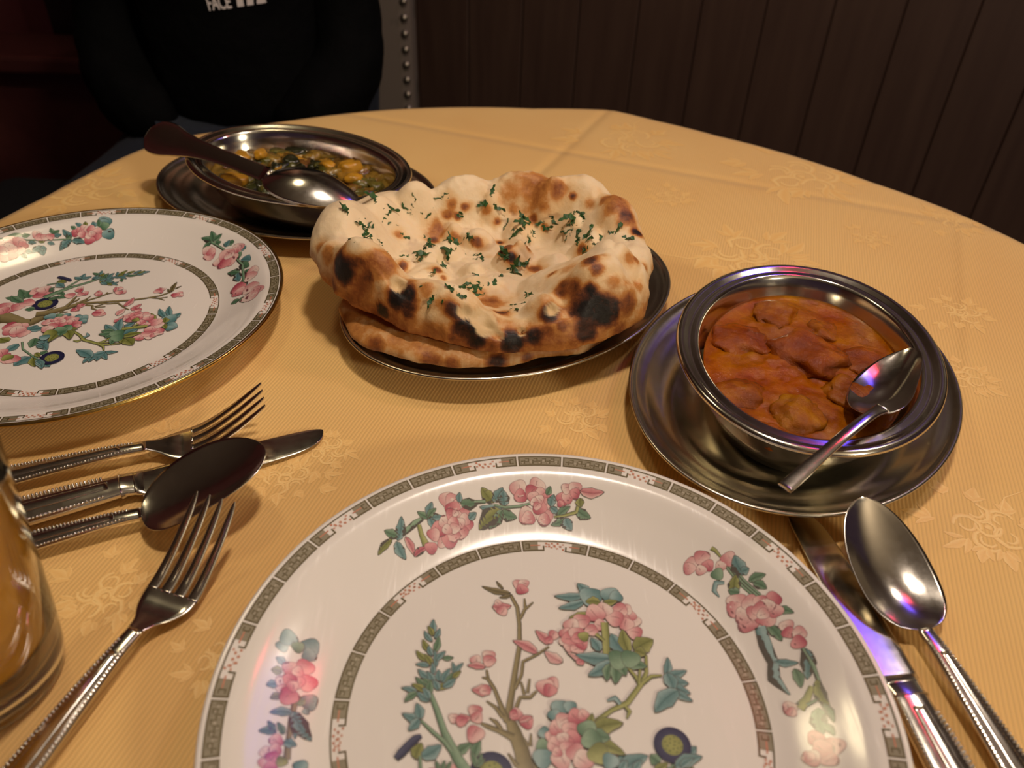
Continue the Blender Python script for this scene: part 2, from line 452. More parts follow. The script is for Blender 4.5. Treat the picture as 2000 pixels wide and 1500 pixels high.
[1,"L",-44.0,99.1,-44.2,103.5,2.9,"b"],
[1,"L",-43.4,98.7,-34.8,100.6,5.2,"g"],
[1,"L",-38.7,92.0,-35.7,95.7,3.5,"b"],
[1,"L",-27.3,101.7,-33.7,107.4,5.8,"y"],
[1,"L",-27.9,102.1,-23.3,108.7,4.9,"b"],
[1,"L",-21.8,100.8,-23.1,107.6,5.9,"b"],
[1,"L",-23.3,99.3,-34.1,98.6,4.1,"b"],
[1,"L",-23.5,98.6,-33.7,88.2,8.8,"y"],
[1,"L",-23.8,97.5,-15.9,95.7,5.3,"g"],
[1,"L",-23.2,98.7,-29.0,89.1,4.7,"g"],
[1,"S","g",-36.9,100.3,1.5,-31.5,101.4,1.3],
[1,"S","g",-27.3,100.5,0.8,-21.8,99.9,1.1,-14.6,101.1,1.1,-9.8,102.7,0.8],
[1,"B",-15.5,109.0,3.9,"l"],
[1,"B",-14.4,105.8,2.9,"d"],
[1,"B",-6.4,110.8,3.7,"l"],
[1,"B",-10.8,97.0,4.0,"l"],
[1,"B",-10.2,95.9,3.0,"p"],
[1,"B",-2.4,96.9,3.9,"l"],
[1,"B",-2.4,95.8,2.7,"p"],
[1,"B",-8.7,107.9,3.3,"d"],
[1,"B",-4.4,106.5,3.4,"p"],
[1,"B",-1.3,106.1,2.2,"d"],
[1,"B",-1.9,103.2,2.4,"p"],
[1,"B",-4.9,101.3,3.3,"d"],
[1,"B",-8.0,105.7,2.6,"p"],
[1,"B",-5.0,104.8,2.1,"l"],
[1,"B",-7.4,103.5,1.9,"l"],
[1,"B",-6.1,101.8,1.8,"p"],
[1,"L",-1.4,107.2,0.3,111.0,2.9,"g"],
[1,"L",0.6,101.9,2.2,107.3,4.1,"b"],
[1,"L",0.6,101.3,4.3,98.7,3.3,"b"],
[1,"L",3.6,96.8,10.2,102.1,3.5,"g"],
[1,"L",13.2,100.7,20.1,96.7,4.9,"g"],
[1,"L",7.8,96.4,1.0,93.3,3.3,"g"],
[1,"L",7.8,96.6,10.9,90.9,5.0,"b"],
[1,"S","y",14.7,104.7,1.3,13.2,99.5,1.5,7.2,97.8,1.0,2.4,97.1,0.7],
[1,"B",6.6,105.7,2.9,"d"],
[1,"B",5.4,103.4,1.5,"d"],
[1,"B",9.0,106.3,2.7,"p"],
[1,"B",8.3,110.2,2.3,"l"],
[1,"B",12.6,110.2,3.0,"l"],
[1,"B",12.6,108.0,2.3,"d"],
[1,"L",15.0,109.1,26.8,108.3,4.6,"p"],
[1,"L",15.0,105.8,15.3,101.8,4.1,"y"],
[2,"S","g",81.2,68.2,0.8,85.5,60.2,0.8,91.3,51.9,0.8],
[2,"S","g",82.3,68.7,0.8,86.5,60.7,0.8,92.3,52.3,0.8],
[2,"S","g",80.2,67.8,0.8,84.4,59.7,0.8,90.3,51.4,0.8],
[2,"S","y",74.8,77.3,1.7,76.4,76.0,1.4,78.4,72.7,0.7],
[2,"B",81.5,71.0,3.1,"p"],
[2,"B",77.9,68.5,2.2,"l"],
[2,"B",65.6,71.7,2.9,"l"],
[2,"B",64.4,69.7,2.6,"p"],
[2,"B",70.3,73.8,3.2,"p"],
[2,"B",72.6,69.8,2.5,"d"],
[2,"B",69.4,68.2,2.2,"l"],
[2,"B",76.2,65.2,2.5,"g"],
[2,"S","b",78.6,60.8,1.1,75.1,61.5,1.9,73.9,58.1,1.7,75.7,54.8,0.3],
[2,"L",87.1,62.7,84.2,72.0,6.0,"b"],
[2,"L",86.0,64.3,89.3,65.0,4.0,"b"],
[2,"L",82.1,54.8,83.9,63.5,5.0,"y"],
[2,"L",88.6,59.5,95.5,60.8,4.0,"g"],
[2,"L",90.3,58.4,95.0,54.6,3.7,"g"],
[2,"L",84.1,55.5,79.8,57.1,4.0,"g"],
[2,"L",97.0,44.9,103.3,41.7,3.4,"g"],
[2,"L",92.8,38.8,96.8,31.0,4.4,"g"],
[2,"L",98.9,18.3,99.5,10.2,3.8,"g"],
[2,"L",104.5,25.7,102.3,13.1,5.4,"b"],
[2,"B",82.5,50.9,4.0,"l"],
[2,"B",81.2,48.3,3.4,"p"],
[2,"B",85.2,41.2,3.9,"p"],
[2,"B",84.5,44.8,3.7,"l"],
[2,"B",92.8,42.3,3.9,"p"],
[2,"B",96.5,49.2,3.2,"d"],
[2,"B",96.8,44.2,2.8,"p"],
[2,"B",87.8,49.8,3.3,"l"],
[2,"B",91.6,49.7,2.6,"p"],
[2,"B",93.9,47.0,3.0,"l"],
[2,"B",88.4,45.4,2.9,"p"],
[2,"B",91.0,46.3,2.9,"p"],
[2,"B",91.9,44.0,2.3,"l"],
[2,"S","b",89.8,38.8,3.9,90.4,30.4,4.8,91.9,22.5,3.9,90.8,15.9,4.6,95.0,8.1,0.3],
[2,"L",92.3,23.1,100.8,20.5,3.1,"b"],
[2,"B",99.7,36.6,2.6,"l"],
[2,"B",99.8,33.8,2.3,"d"],
[2,"B",103.6,32.7,2.6,"l"],
[2,"B",102.6,28.9,2.7,"d"],
[2,"S","g",103.4,26.0,1.2,105.6,18.0,1.3,106.0,9.9,1.3,105.5,1.5,1.9],
[2,"S","y",103.2,9.9,1.8,100.4,5.3,2.7,96.9,2.1,4.1],
[2,"S","g",104.3,4.4,0.7,99.8,2.8,1.2],
[2,"B",93.7,2.8,2.5,"l"],
[2,"B",93.9,1.1,1.8,"p"],
[2,"L",105.4,12.1,106.8,-0.7,4.0,"y"],
[2,"L",105.2,2.3,106.9,-5.7,2.8,"g"],
[2,"L",103.2,0.8,102.0,-9.8,5.6,"g"],
[2,"L",103.6,-5.7,105.7,-10.6,2.8,"g"],
[2,"B",99.4,-10.5,2.7,"d"],
[2,"B",104.5,-14.7,3.2,"p"],
[2,"B",101.5,-19.0,2.9,"p"],
[2,"B",100.5,-15.1,3.3,"d"],
[2,"B",96.1,-17.9,2.9,"l"],
[2,"B",95.3,-17.2,2.0,"p"],
[3,"S","o",-99.2,-4.7,1.9,-98.8,-12.6,1.7,-98.0,-18.6,1.6,-96.6,-27.0,2.2],
[3,"B",-108.6,16.1,2.2,"b"],
[3,"B",-107.2,20.1,3.2,"b"],
[3,"B",-98.7,19.1,3.5,"b"],
[3,"B",-98.4,15.6,2.6,"b"],
[3,"B",-103.1,17.6,2.2,"g"],
[3,"B",-94.3,-3.2,3.1,"b"],
[3,"B",-97.2,-3.7,1.7,"g"],
[3,"B",-94.6,-7.1,1.2,"b"],
[3,"L",-106.3,9.4,-109.6,10.8,3.1,"b"],
[3,"L",-106.5,5.8,-110.0,5.4,3.5,"y"],
[3,"L",-106.7,0.5,-110.2,-1.2,3.1,"b"],
[3,"L",-104.7,-3.5,-107.6,-5.8,2.7,"y"],
[3,"L",-99.0,-8.9,-106.4,-11.2,3.4,"b"],
[3,"L",-99.0,-8.5,-90.3,-17.9,6.4,"b"],
[3,"L",-98.6,-10.5,-95.9,-18.6,2.6,"b"],
[3,"L",-102.6,-17.5,-108.0,-19.3,3.1,"g"],
[3,"L",-103.2,-17.7,-106.2,-14.7,2.2,"g"],
[3,"L",-100.0,-17.9,-103.0,-14.2,2.4,"g"],
[3,"L",-99.2,-21.0,-94.8,-20.9,3.5,"b"],
[3,"B",-103.2,7.8,3.2,"p"],
[3,"B",-98.8,10.1,3.2,"p"],
[3,"B",-96.4,4.3,3.2,"p"],
[3,"B",-100.4,3.5,2.8,"l"],
[3,"B",-104.8,1.6,2.7,"l"],
[3,"B",-104.9,-1.0,1.7,"l"],
[3,"B",-101.8,-3.0,3.3,"d"],
[3,"B",-100.9,7.7,2.0,"l"],
[3,"B",-103.0,3.5,2.4,"d"],
[3,"B",-101.4,1.4,2.0,"p"],
[3,"B",-103.7,-26.3,2.0,"l"],
[3,"B",-102.6,-30.3,2.3,"l"],
[3,"B",-101.7,-20.9,2.2,"p"],
[3,"B",-101.1,-24.3,2.0,"p"],
[3,"B",-101.3,-27.5,2.1,"d"],
[3,"B",-100.9,-31.0,2.0,"d"],
[3,"B",-98.0,-28.2,1.8,"y"],
[3,"B",-91.4,-28.4,2.4,"b"],
[4,"B",-114.1,6.4,4.7,"b"],
[4,"B",-103.5,8.8,4.3,"b"],
[4,"B",-110.7,6.3,3.1,"g"],
[4,"L",-110.6,2.4,-116.5,2.2,3.7,"g"],
[4,"L",-110.9,0.1,-115.1,-1.7,4.2,"b"],
[4,"L",-112.1,-6.5,-115.6,-6.8,3.1,"y"],
[4,"L",-112.4,-9.3,-115.0,-13.4,3.1,"b"],
[4,"L",-109.9,-14.0,-112.3,-16.7,3.1,"g"],
[4,"L",-103.4,-18.8,-109.8,-22.2,4.1,"b"],
[4,"L",-102.1,-17.0,-92.3,-24.3,5.8,"b"],
[4,"L",-100.9,-16.1,-97.9,-7.9,5.8,"b"],
[4,"L",-102.2,-19.7,-106.1,-16.4,4.2,"g"],
[4,"L",-105.4,-14.2,-106.7,-19.6,3.6,"b"],
[4,"L",-106.8,-28.5,-111.0,-30.2,3.0,"g"],
[4,"L",-106.2,-29.4,-109.3,-24.5,3.5,"g"],
[4,"L",-105.1,-28.6,-105.7,-23.2,3.5,"b"],
[4,"L",-98.7,-34.8,-102.5,-37.3,4.0,"y"],
[4,"L",-96.2,-38.2,-88.0,-34.7,6.3,"b"],
[4,"L",-95.1,-36.5,-90.0,-42.0,4.6,"b"],
[4,"L",-93.9,-36.9,-94.0,-33.0,4.1,"b"],
[4,"L",-98.8,-32.2,-97.6,-27.8,3.1,"b"],
[4,"L",-104.5,-48.0,-101.8,-57.6,3.5,"g"],
[4,"L",-102.8,-48.0,-104.9,-43.3,3.5,"g"],
[4,"L",-90.9,-45.8,-90.0,-42.0,3.6,"b"],
[4,"L",-88.4,-47.8,-85.0,-45.2,3.0,"b"],
[4,"L",-98.1,-44.2,-98.4,-39.5,3.0,"b"],
[4,"S","g",-99.5,-61.6,0.8,-101.5,-54.2,0.8,-100.2,-45.0,0.8,-101.1,-32.2,0.8,-102.1,-16.5,0.8],
[4,"B",-105.2,-39.0,3.0,"l"],
[4,"B",-103.1,-37.3,2.8,"p"],
[4,"B",-103.2,-33.9,2.5,"l"],
[4,"B",-103.9,-30.4,2.5,"p"],
[4,"B",-106.5,-13.7,2.8,"d"],
[4,"B",-108.6,-10.8,2.5,"p"],
[4,"B",-110.0,-7.5,2.9,"l"],
[4,"B",-109.0,-2.9,2.9,"p"],
[4,"B",-106.3,1.2,3.2,"p"],
[4,"B",-102.3,0.6,3.0,"d"],
[4,"B",-100.0,-4.6,3.5,"d"],
[4,"B",-104.2,-5.4,2.7,"l"],
[4,"B",-105.1,-2.6,2.3,"l"],
[4,"B",-105.1,-9.6,2.6,"p"],
[4,"B",-93.7,-60.2,3.9,"l"],
[4,"B",-98.5,-55.4,4.0,"p"],
[4,"B",-98.0,-50.0,3.9,"p"],
[4,"B",-95.5,-47.5,3.0,"d"],
[4,"B",-91.2,-50.0,3.6,"p"],
[4,"B",-86.3,-55.1,4.0,"d"],
[4,"B",-83.9,-59.9,4.0,"d"],
[4,"B",-92.2,-55.3,4.0,"l"],
[4,"B",-89.2,-59.7,3.5,"l"],
[5,"L",-67.8,83.9,-76.6,75.8,5.0,"g"],
[5,"L",-67.8,83.9,-78.6,83.5,5.0,"g"],
[5,"L",-68.6,84.0,-71.4,91.1,5.1,"g"],
[5,"L",-68.6,82.7,-65.8,76.3,4.5,"g"],
[5,"L",-65.5,85.0,-63.8,89.9,4.5,"g"],
[5,"L",-56.5,93.1,-61.3,96.0,6.2,"b"],
[5,"L",-58.0,95.7,-57.1,99.4,5.3,"g"],
[5,"L",-37.1,101.6,-45.3,98.5,6.6,"g"],
[5,"L",-34.3,102.6,-27.9,109.6,7.9,"b"],
[5,"L",-30.7,102.4,-21.4,107.9,7.0,"g"],
[5,"L",-20.5,100.5,-27.6,92.4,7.0,"g"],
[5,"L",-21.5,99.4,-10.5,100.0,6.5,"b"],
[5,"L",-19.9,105.4,-6.8,105.8,5.5,"g"],
[5,"L",-45.6,104.7,-43.7,107.1,4.9,"b"],
[5,"L",13.6,99.2,14.4,93.4,6.2,"g"],
[5,"L",12.5,100.3,22.3,102.4,5.0,"g"],
[5,"L",0.4,104.3,-13.3,103.8,5.7,"g"],
[5,"S","g",-68.6,82.7,1.5,-59.9,88.3,1.5,-44.6,97.2,1.6,-27.8,103.4,1.7,-5.0,103.3,1.9],
[5,"B",-62.4,79.1,3.6,"l"],
[5,"B",-55.6,80.6,4.3,"p"],
[5,"B",-59.0,82.0,3.4,"p"],
[5,"B",-48.5,101.2,4.8,"l"],
[5,"B",-47.0,98.6,3.5,"p"],
[5,"B",-44.8,87.3,4.5,"l"],
[5,"B",-48.3,92.5,5.5,"p"],
[5,"B",-40.3,95.6,5.3,"p"],
[5,"B",-40.4,90.7,4.9,"d"],
[5,"B",-46.5,94.8,3.6,"l"],
[5,"B",-13.2,109.8,4.8,"l"],
[5,"B",-8.4,108.3,4.5,"l"],
[5,"B",-2.7,99.1,5.3,"d"],
[5,"B",3.3,99.5,4.7,"p"],
[5,"B",6.6,107.5,5.7,"l"],
[5,"B",15.5,110.7,5.4,"l"],
[5,"B",18.3,107.1,6.1,"l"]]
SPOTS=[[-0.1065,0.4128,0.0544,0.0131,1.0],[-0.1101,0.4192,0.0594,0.0081,0.8],[-0.0708,0.393,0.0485,0.0109,0.95],[-0.0798,0.3955,0.0391,0.0074,0.9],[-0.0642,0.3951,0.0526,0.0079,0.9],[-0.0635,0.3887,0.0442,0.0073,0.75],[-0.0947,0.4063,0.048,0.0156,0.45],[-0.0809,0.4062,0.0642,0.0137,0.42],[-0.0987,0.4063,0.0383,0.0126,0.5],[-0.0888,0.4051,0.0572,0.0061,0.6],[-0.075,0.4494,0.0395,0.0047,0.65],[-0.0535,0.3943,0.0562,0.0075,0.35],[-0.0302,0.3784,0.0407,0.0135,0.85],[-0.0356,0.3825,0.049,0.0089,0.75],[-0.0222,0.3749,0.0377,0.0135,0.9],[-0.0009,0.3745,0.0353,0.0102,0.95],[-0.0169,0.4165,0.0352,0.0113,0.45],[-0.0227,0.4235,0.0365,0.0097,0.3],[-0.0085,0.3966,0.0408,0.0068,0.6],[-0.043,0.385,0.0499,0.0054,0.3],[0.0202,0.3847,0.0488,0.009,0.85],[0.0426,0.4057,0.0734,0.0066,0.7],[0.0461,0.3994,0.0717,0.006,0.65],[0.0433,0.471,0.0467,0.0055,0.5],[0.0473,0.3883,0.052,0.0132,1.0],[0.0534,0.3888,0.0459,0.0103,0.95],[0.0427,0.3825,0.0385,0.0121,0.8],[0.0276,0.4024,0.0553,0.0073,0.6],[0.0344,0.3968,0.0608,0.0054,0.6],[0.0441,0.3919,0.0619,0.0054,0.75],[0.012,0.4635,0.034,0.0069,0.55],[0.0221,0.4265,0.0521,0.0051,0.5],[0.0325,0.4215,0.0591,0.0126,0.22],[0.0678,0.3965,0.0497,0.011,0.5],[0.0745,0.4106,0.0542,0.0068,0.35],[0.0639,0.3929,0.0346,0.008,0.5],[0.0569,0.3956,0.0646,0.0078,0.3],[0.012,0.3768,0.0385,0.009,0.9],[0.019,0.3771,0.041,0.0072,0.55],[0.0282,0.3789,0.0447,0.0072,0.5],[-0.0464,0.3814,0.0335,0.0091,0.4],[-0.0629,0.3857,0.0355,0.0092,0.35],[-0.0744,0.3918,0.0333,0.0093,0.35],[-0.0889,0.4021,0.0343,0.0094,0.45],[-0.114,0.4174,0.0415,0.008,0.6],[-0.1182,0.4295,0.057,0.0083,0.4],[-0.1265,0.4408,0.0553,0.0072,0.4],[0.0104,0.5271,0.064,0.0221,0.38],[-0.0054,0.5266,0.061,0.0147,0.3],[0.0274,0.5185,0.067,0.0109,0.45],[0.0373,0.516,0.064,0.0036,0.7],[0.0656,0.4937,0.0689,0.0139,0.42],[0.0719,0.4865,0.0647,0.009,0.6],[0.0792,0.4762,0.0581,0.0048,0.9],[0.0588,0.5047,0.0681,0.0078,0.45],[0.0497,0.5088,0.062,0.0072,0.3],[-0.0387,0.5165,0.052,0.0044,0.6],[-0.0483,0.5164,0.0537,0.0051,0.4],[-0.0509,0.5122,0.0474,0.0044,0.55],[-0.0442,0.512,0.0467,0.0037,0.55],[-0.0155,0.5138,0.0431,0.0037,0.6],[-0.0584,0.5034,0.0386,0.008,0.45],[-0.0598,0.4973,0.0346,0.0044,0.6],[-0.0294,0.4865,0.041,0.005,0.6],[-0.0438,0.4941,0.0392,0.0065,0.4],[-0.0077,0.4712,0.0462,0.009,0.5],[-0.0045,0.463,0.0425,0.0062,0.85],[-0.011,0.4682,0.0436,0.0041,0.7],[-0.0127,0.4982,0.0341,0.0036,0.7],[0.0106,0.5134,0.0471,0.0051,0.5],[0.0073,0.4794,0.0415,0.0042,0.55],[0.0184,0.5073,0.0436,0.0037,0.45],[-0.0516,0.4474,0.0393,0.0047,0.6],[-0.0476,0.4426,0.0364,0.0033,0.4],[-0.0828,0.4884,0.0423,0.005,0.4],[-0.0037,0.52,0.0506,0.0067,0.3],[-0.0233,0.5163,0.0503,0.0051,0.35],[0.068,0.422,0.0675,0.0062,0.35],[0.081,0.4325,0.0555,0.0051,0.4],[0.073,0.425,0.0652,0.0038,0.5]]
PALES=[[-0.0703,0.4001,0.0547,0.0049],[-0.0199,0.3824,0.0462,0.0078],[-0.0295,0.3833,0.0485,0.0054],[-0.0159,0.3764,0.0421,0.0072],[-0.0095,0.3746,0.0392,0.0042],[0.0215,0.3868,0.0505,0.0045],[0.0045,0.3792,0.0385,0.003]]
HERBS=[[-0.1082,0.462,0.0688],[-0.1045,0.462,0.0648],[-0.0996,0.464,0.0609],[-0.0983,0.4601,0.0576],[-0.0934,0.4602,0.0516],[-0.0931,0.4202,0.0733],[-0.096,0.496,0.0591],[-0.0868,0.494,0.05],[-0.0827,0.509,0.0524],[-0.0736,0.5089,0.0502],[-0.084,0.4889,0.0431],[-0.0745,0.4745,0.0356],[-0.0676,0.4668,0.0348],[-0.0673,0.5016,0.0389],[-0.053,0.4753,0.0427],[-0.0586,0.471,0.0417],[-0.0433,0.4753,0.0424],[-0.0387,0.4905,0.0371],[-0.0267,0.4777,0.0347],[-0.0307,0.4744,0.0344],[-0.0077,0.4602,0.0376],[-0.0043,0.4607,0.0394],[-0.0,0.4594,0.0359],[-0.0044,0.4627,0.0421],[-0.0196,0.4292,0.0377],[-0.0273,0.4356,0.039],[-0.034,0.4349,0.037],[-0.0148,0.44,0.0387],[0.0145,0.5091,0.0445],[0.0186,0.5099,0.0489],[0.0079,0.5037,0.0415],[0.0186,0.5099,0.0489],[0.0262,0.5073,0.0441],[0.0386,0.4971,0.0515],[0.0448,0.495,0.0505],[0.0357,0.4954,0.0475],[0.0424,0.4995,0.054],[0.0477,0.4716,0.0506],[0.0428,0.4739,0.0484],[0.0523,0.4775,0.0547],[0.0582,0.475,0.0536],[0.0666,0.4681,0.0574],[-0.0015,0.4015,0.0404],[0.0034,0.4095,0.0393],[0.0082,0.412,0.0419],[-0.036,0.389,0.0559],[-0.0484,0.3922,0.0561],[-0.0528,0.4404,0.0371],[-0.0492,0.518,0.0562],[-0.0208,0.5194,0.056],[-0.0104,0.5064,0.0377],[0.0354,0.507,0.053],[-0.0477,0.4507,0.0368],[0.0064,0.4644,0.0341],[-0.0191,0.5075,0.0368],[0.0234,0.4953,0.0344],[-0.046,0.5124,0.0478],[-0.0594,0.5161,0.0526]]

# ------------------------------------------------------------------ naan bread
NAAN_C = (-.018, .462)
NAAN_OUT = [(-.1348,.4529,.050),(-.1328,.4963,.053),(-.1093,.5238,.050),(-.0594,.5400,.046),(-.014,.5500,.052),(.0317,.5430,.054),(.0681,.5262,.054),(.0847,.485,.050),(.086,.4400,.045),(.0775,.4040,.035),(.0451,.3835,.030),(-.0008,.3722,.028),(-.047,.3821,.030),(-.0833,.3987,.034),(-.112,.4184,.040),(-.1275,.4352,.046)]
NAAN_CREST = [(-180,.060),(-150,.056),(-135,.058),(-115,.044),(-95,.047),(-78,.041),(-60,.050),(-45,.056),(-20,.060),(0,.058),(30,.064),(60,.066),(90,.064),(120,.057),(150,.058),(180,.060)]
# swellings: x, y, radius, height
NAAN_BUB = [(-.093,.418,.026,.014),(-.043,.398,.024,.012),(.036,.430,.036,.016),(.052,.400,.024,.010),(.0,.505,.012,.006),(-.028,.495,.013,.007),(-.045,.500,.009,.005),(-.005,.470,.013,.008),(.004,.478,.008,.006),
            (-.112,.470,.030,.010),(-.045,.532,.022,.008),(.0,.540,.022,.006),(.045,.532,.028,.008),(.072,.500,.022,.006),(-.020,.520,.008,.004),(-.060,.470,.009,.004),(.035,.500,.010,.004),(-.058,.450,.016,.005),(-.075,.455,.008,.004),(.025,.470,.012,.004),(-.02,.44,.02,.004),(.015,.395,.012,.004),(-.118,.435,.012,.004),(-.048,.478,.012,.006),(-.030,.455,.010,.004),(.045,.478,.012,.005),(-.075,.520,.014,.006),(-.095,.500,.012,.004),(.020,.520,.012,.005),(-.085,.440,.010,.004),(.055,.430,.016,.005),(.070,.425,.012,.004)]
def ang_interp(tab, a):
    tab = sorted(tab); xs = [t[0] for t in tab]; ys = [t[1] for t in tab]
    xs = [xs[-1]-360]+xs+[xs[0]+360]; ys = [ys[-1]]+ys+[ys[0]]
    for i in range(len(xs)-1):
        if xs[i] <= a <= xs[i+1]:
            if xs[i+1] == xs[i]: return ys[i]
            t = (a-xs[i])/(xs[i+1]-xs[i]); t = t*t*(3-2*t); return ys[i]+(ys[i+1]-ys[i])*t
    return ys[0]
def naan_verts(nth=300, nin=90, nout=34):
    cx, cy = NAAN_C; outl = []
    for x, y, z in NAAN_OUT: outl.append((math.degrees(atan2(y-cy, x-cx)), hypot(x-cx, y-cy), z))
    rt = [(a, r) for a, r, z in outl]; zt = [(a, z) for a, r, z in outl]
    ths = [2*pi*k/nth for k in range(nth)]
    R = []; ZO = []; ZC = []
    for t in ths:
        a = math.degrees(t); a = a-360 if a > 180 else a
        R.append(ang_interp(rt, a)*(1+.012*fbm((cos(t), sin(t), 3), 5))); ZO.append(ang_interp(zt, a)); ZC.append(ang_interp(NAAN_CREST, a))
    v = []; top = []
    for i in range(nin+nout):
        for k, t in enumerate(ths):
            r, zo, zc = R[k], ZO[k], ZC[k]
            if i < nin:
                rho = .004+.93*(i/(nin-1)); x, y = cx+r*rho*cos(t), cy+r*rho*sin(t)
                q = min(1, max(0, (rho-.45)/.40)); q = q*q*(3-2*q)
                z = .034+(zc-.034)*q
                if rho > .85: z -= (zc-zo)*.55*((rho-.85)/.08)**2 * .28
            else:
                s = (i-nin+1)/nout
                zb = .0262
                ztop = zc-(zc-zo)*.55*.28
                if s < .35:
                    a = s/.35*pi/2; rho = .934+.066*sin(a); z = zo+(ztop-zo)*cos(a)
                else:
                    a = (s-.35)/.65*pi/2; rho = 1-.30*(1-cos(a)); z = zo-(zo-zb)*sin(a)
                x, y = cx+r*rho*cos(t), cy+r*rho*sin(t)
            w_ = 1. if i < nin else max(0, 1-(i-nin+1)/(nout*.45))
            dz = 0
            for bx, by, br, bh in NAAN_BUB:
                d = hypot(x-bx, y-by)/br
                if d < 1: dz += bh*(1.25 if br > .015 else 1.7)*(1-d*d)**1.15
            z += w_*dz
            side = 1-w_
            nn = .0022*fbm((x, y, z*.8), 45, 3)+.0008*fbm((x, y, z), 160, 2)
            if side > 0:
                x += cos(t)*nn*1.2*side; y += sin(t)*nn*1.2*side
            z += nn*w_*.9
            v.append((x, y, z))
    f = grid_faces(nin+nout, nth, True)
    v.append((cx, cy, .0262)); n = len(v)-1
    base = (nin+nout-1)*nth
    f += [(base+k, base+(k+1) % nth, n) for k in range(nth)]
    v.append((cx, cy, .034)); n = len(v)-1
    f += [((k+1) % nth, k, n) for k in range(nth)]
    return v, f

# ------------------------------------------------------------------ room
def wood(name, c1, c2, rough=.45):
    m, nt, b = nodes(name); mp = N(nt, 'ShaderNodeMapping'); mp.inputs['Scale'].default_value = (14, 14, 1.2); link(nt, objcoord(nt), mp.inputs[0])
    n = N(nt, 'ShaderNodeTexNoise'); n.inputs['Scale'].default_value = 4; n.inputs['Detail'].default_value = 6; link(nt, mp.outputs[0], n.inputs['Vector'])
    r = ramp(nt, n.outputs['Fac'], [(.3, c1), (.7, c2)]); link(nt, r.outputs[0], b.inputs['Base Color']); b.inputs['Roughness'].default_value = rough
    bump(nt, b, n.outputs['Fac'], .15, .001); return m
M['panel'] = wood('dark_panel_paint', (.038, .020, .015), (.052, .029, .021), .38)
M['red'] = simple('oxblood_wall_paint', (.26, .068, .075), .6, var=.1, nscale=6)
M['darkwood'] = wood('dark_wood', (.010, .006, .005), (.018, .010, .008), .4)
M['carpet'] = simple('dark_carpet', (.05, .012, .015), .95, var=.4, nscale=300, bmp=.3)
M['ceil'] = simple('ceiling_paint', (.42, .36, .30), .9, var=.05, nscale=4)
FLOOR = -.75
def struct(name, mb_or, mat, label=None, sharp=30):
    o = mb_or.build(name, mat, None, smooth=False); o['kind'] = 'structure'
    if label: o['label'] = label
    return o
mb = MB(); box(mb, -3.2, 2.6, -2.2, 3.2, FLOOR-.05, FLOOR); struct('floor', mb, M['carpet'])
mb = MB(); box(mb, -3.2, 2.6, -2.2, 3.2, 1.65, 1.70); struct('ceiling', mb, M['ceil'])
mb = MB(); box(mb, -3.25, -3.2, -2.2, 3.2, FLOOR, 1.65); struct('wall_left', mb, M['red'])
# panelled wall behind the table: runs along y = 1.45 - .3 x
wdir = Vector((1, -.3, 0)).normalized(); wn = Vector((.3, 1, 0)).normalized(); w0 = Vector((0, 1.45, 0))
def Mw(s, d, z): return w0 + wdir*s + wn*d + Vector((0, 0, z))
mb = MB()
v = [Mw(s, d, z) for z in (FLOOR, 1.65) for d in (.0045, .06) for s in (-.32, 2.4)]
mb.add(v, [(0, 2, 3, 1), (4, 5, 7, 6), (0, 1, 5, 4), (2, 6, 7, 3), (0, 4, 6, 2), (1, 3, 7, 5)])
wall = struct('wall_back', mb, M['panel'], 'dark brown boarded wall behind the table')
pm = None
for k in range(-3, 22):
    if pm is None:
        q = MB(); pw = .0985
        prof_ = [(.0, .006), (.0, .0015), (.0015, .0), (pw-.0015, 0), (pw, .0015), (pw, .006)]
        vv = [wdir*s + wn*d + Vector((0, 0, z)) for z in (FLOOR, 1.65) for s, d in prof_]
        n = len(prof_); ff = [(i, i+1, n+i+1, n+i) for i in range(n-1)]
        q.add(vv, ff); o = q.build('panel_board', M['panel'], None, smooth=False); pm = o.data
        o.location = w0 + wdir*(k*.1-.008)
        o.parent = wall
    else:
        o = bpy.data.objects.new('panel_board', pm); C.objects.link(o); o.parent = wall; o.location = w0 + wdir*(k*.1-.008)
# red wall further back on the left, with a dark post
mb = MB(); box(mb, -3.2, -.30, 2.05, 2.1, FLOOR, 1.65); struct('wall_far', mb, M['red'], 'dark red wall at the far left')
mb = MB(); box(mb, -1.03, -.93, 1.78, 1.86, FLOOR, 1.65); o = struct('trim_1', mb, M['darkwood'], 'dark upright post against the red wall')
mb = MB(); box(mb, -3.0, -.60, 1.62, 1.72, FLOOR, -.20); box(mb, -3.0, -.60, 1.58, 1.76, -.20, -.165)
o = struct('trim_2', mb, simple('rail_paint', (.10, .03, .026), .35, var=.1), 'low red-brown rail under the red wall'); bevel(o, .008)

# upholstered bench behind the person
def tapestry():
    m, nt, b = nodes('floral_upholstery'); b.inputs['Roughness'].default_value = .9
    vo = N(nt, 'ShaderNodeTexVoronoi'); vo.inputs['Scale'].default_value = 9; link(nt, objcoord(nt), vo.inputs['Vector'])
    nz = noisetex(nt, 14, 5); s_ = math_(nt, 'ADD', vo.outputs['Distance'], nz.outputs['Fac'])
    r = ramp(nt, s_, [(.35, (.16, .035, .035)), (.48, (.070, .055, .040)), (.60, (.15, .115, .095)), (.70, (.02, .022, .015)), (.85, (.11, .085, .070))])
    link(nt, r.outputs[0], b.inputs['Base Color']); bump(nt, b, nz.outputs['Fac'], .4, .003); return m
M['tap'] = tapestry()
M['navyfab'] = simple('dark_navy_fabric', (.008, .009, .014), .9, var=.4, nscale=300)
b_ = tag(empty('bench_seat', (-.6, 1.35, FLOOR)), 'dark bench with floral upholstered back behind the seated person', 'bench')
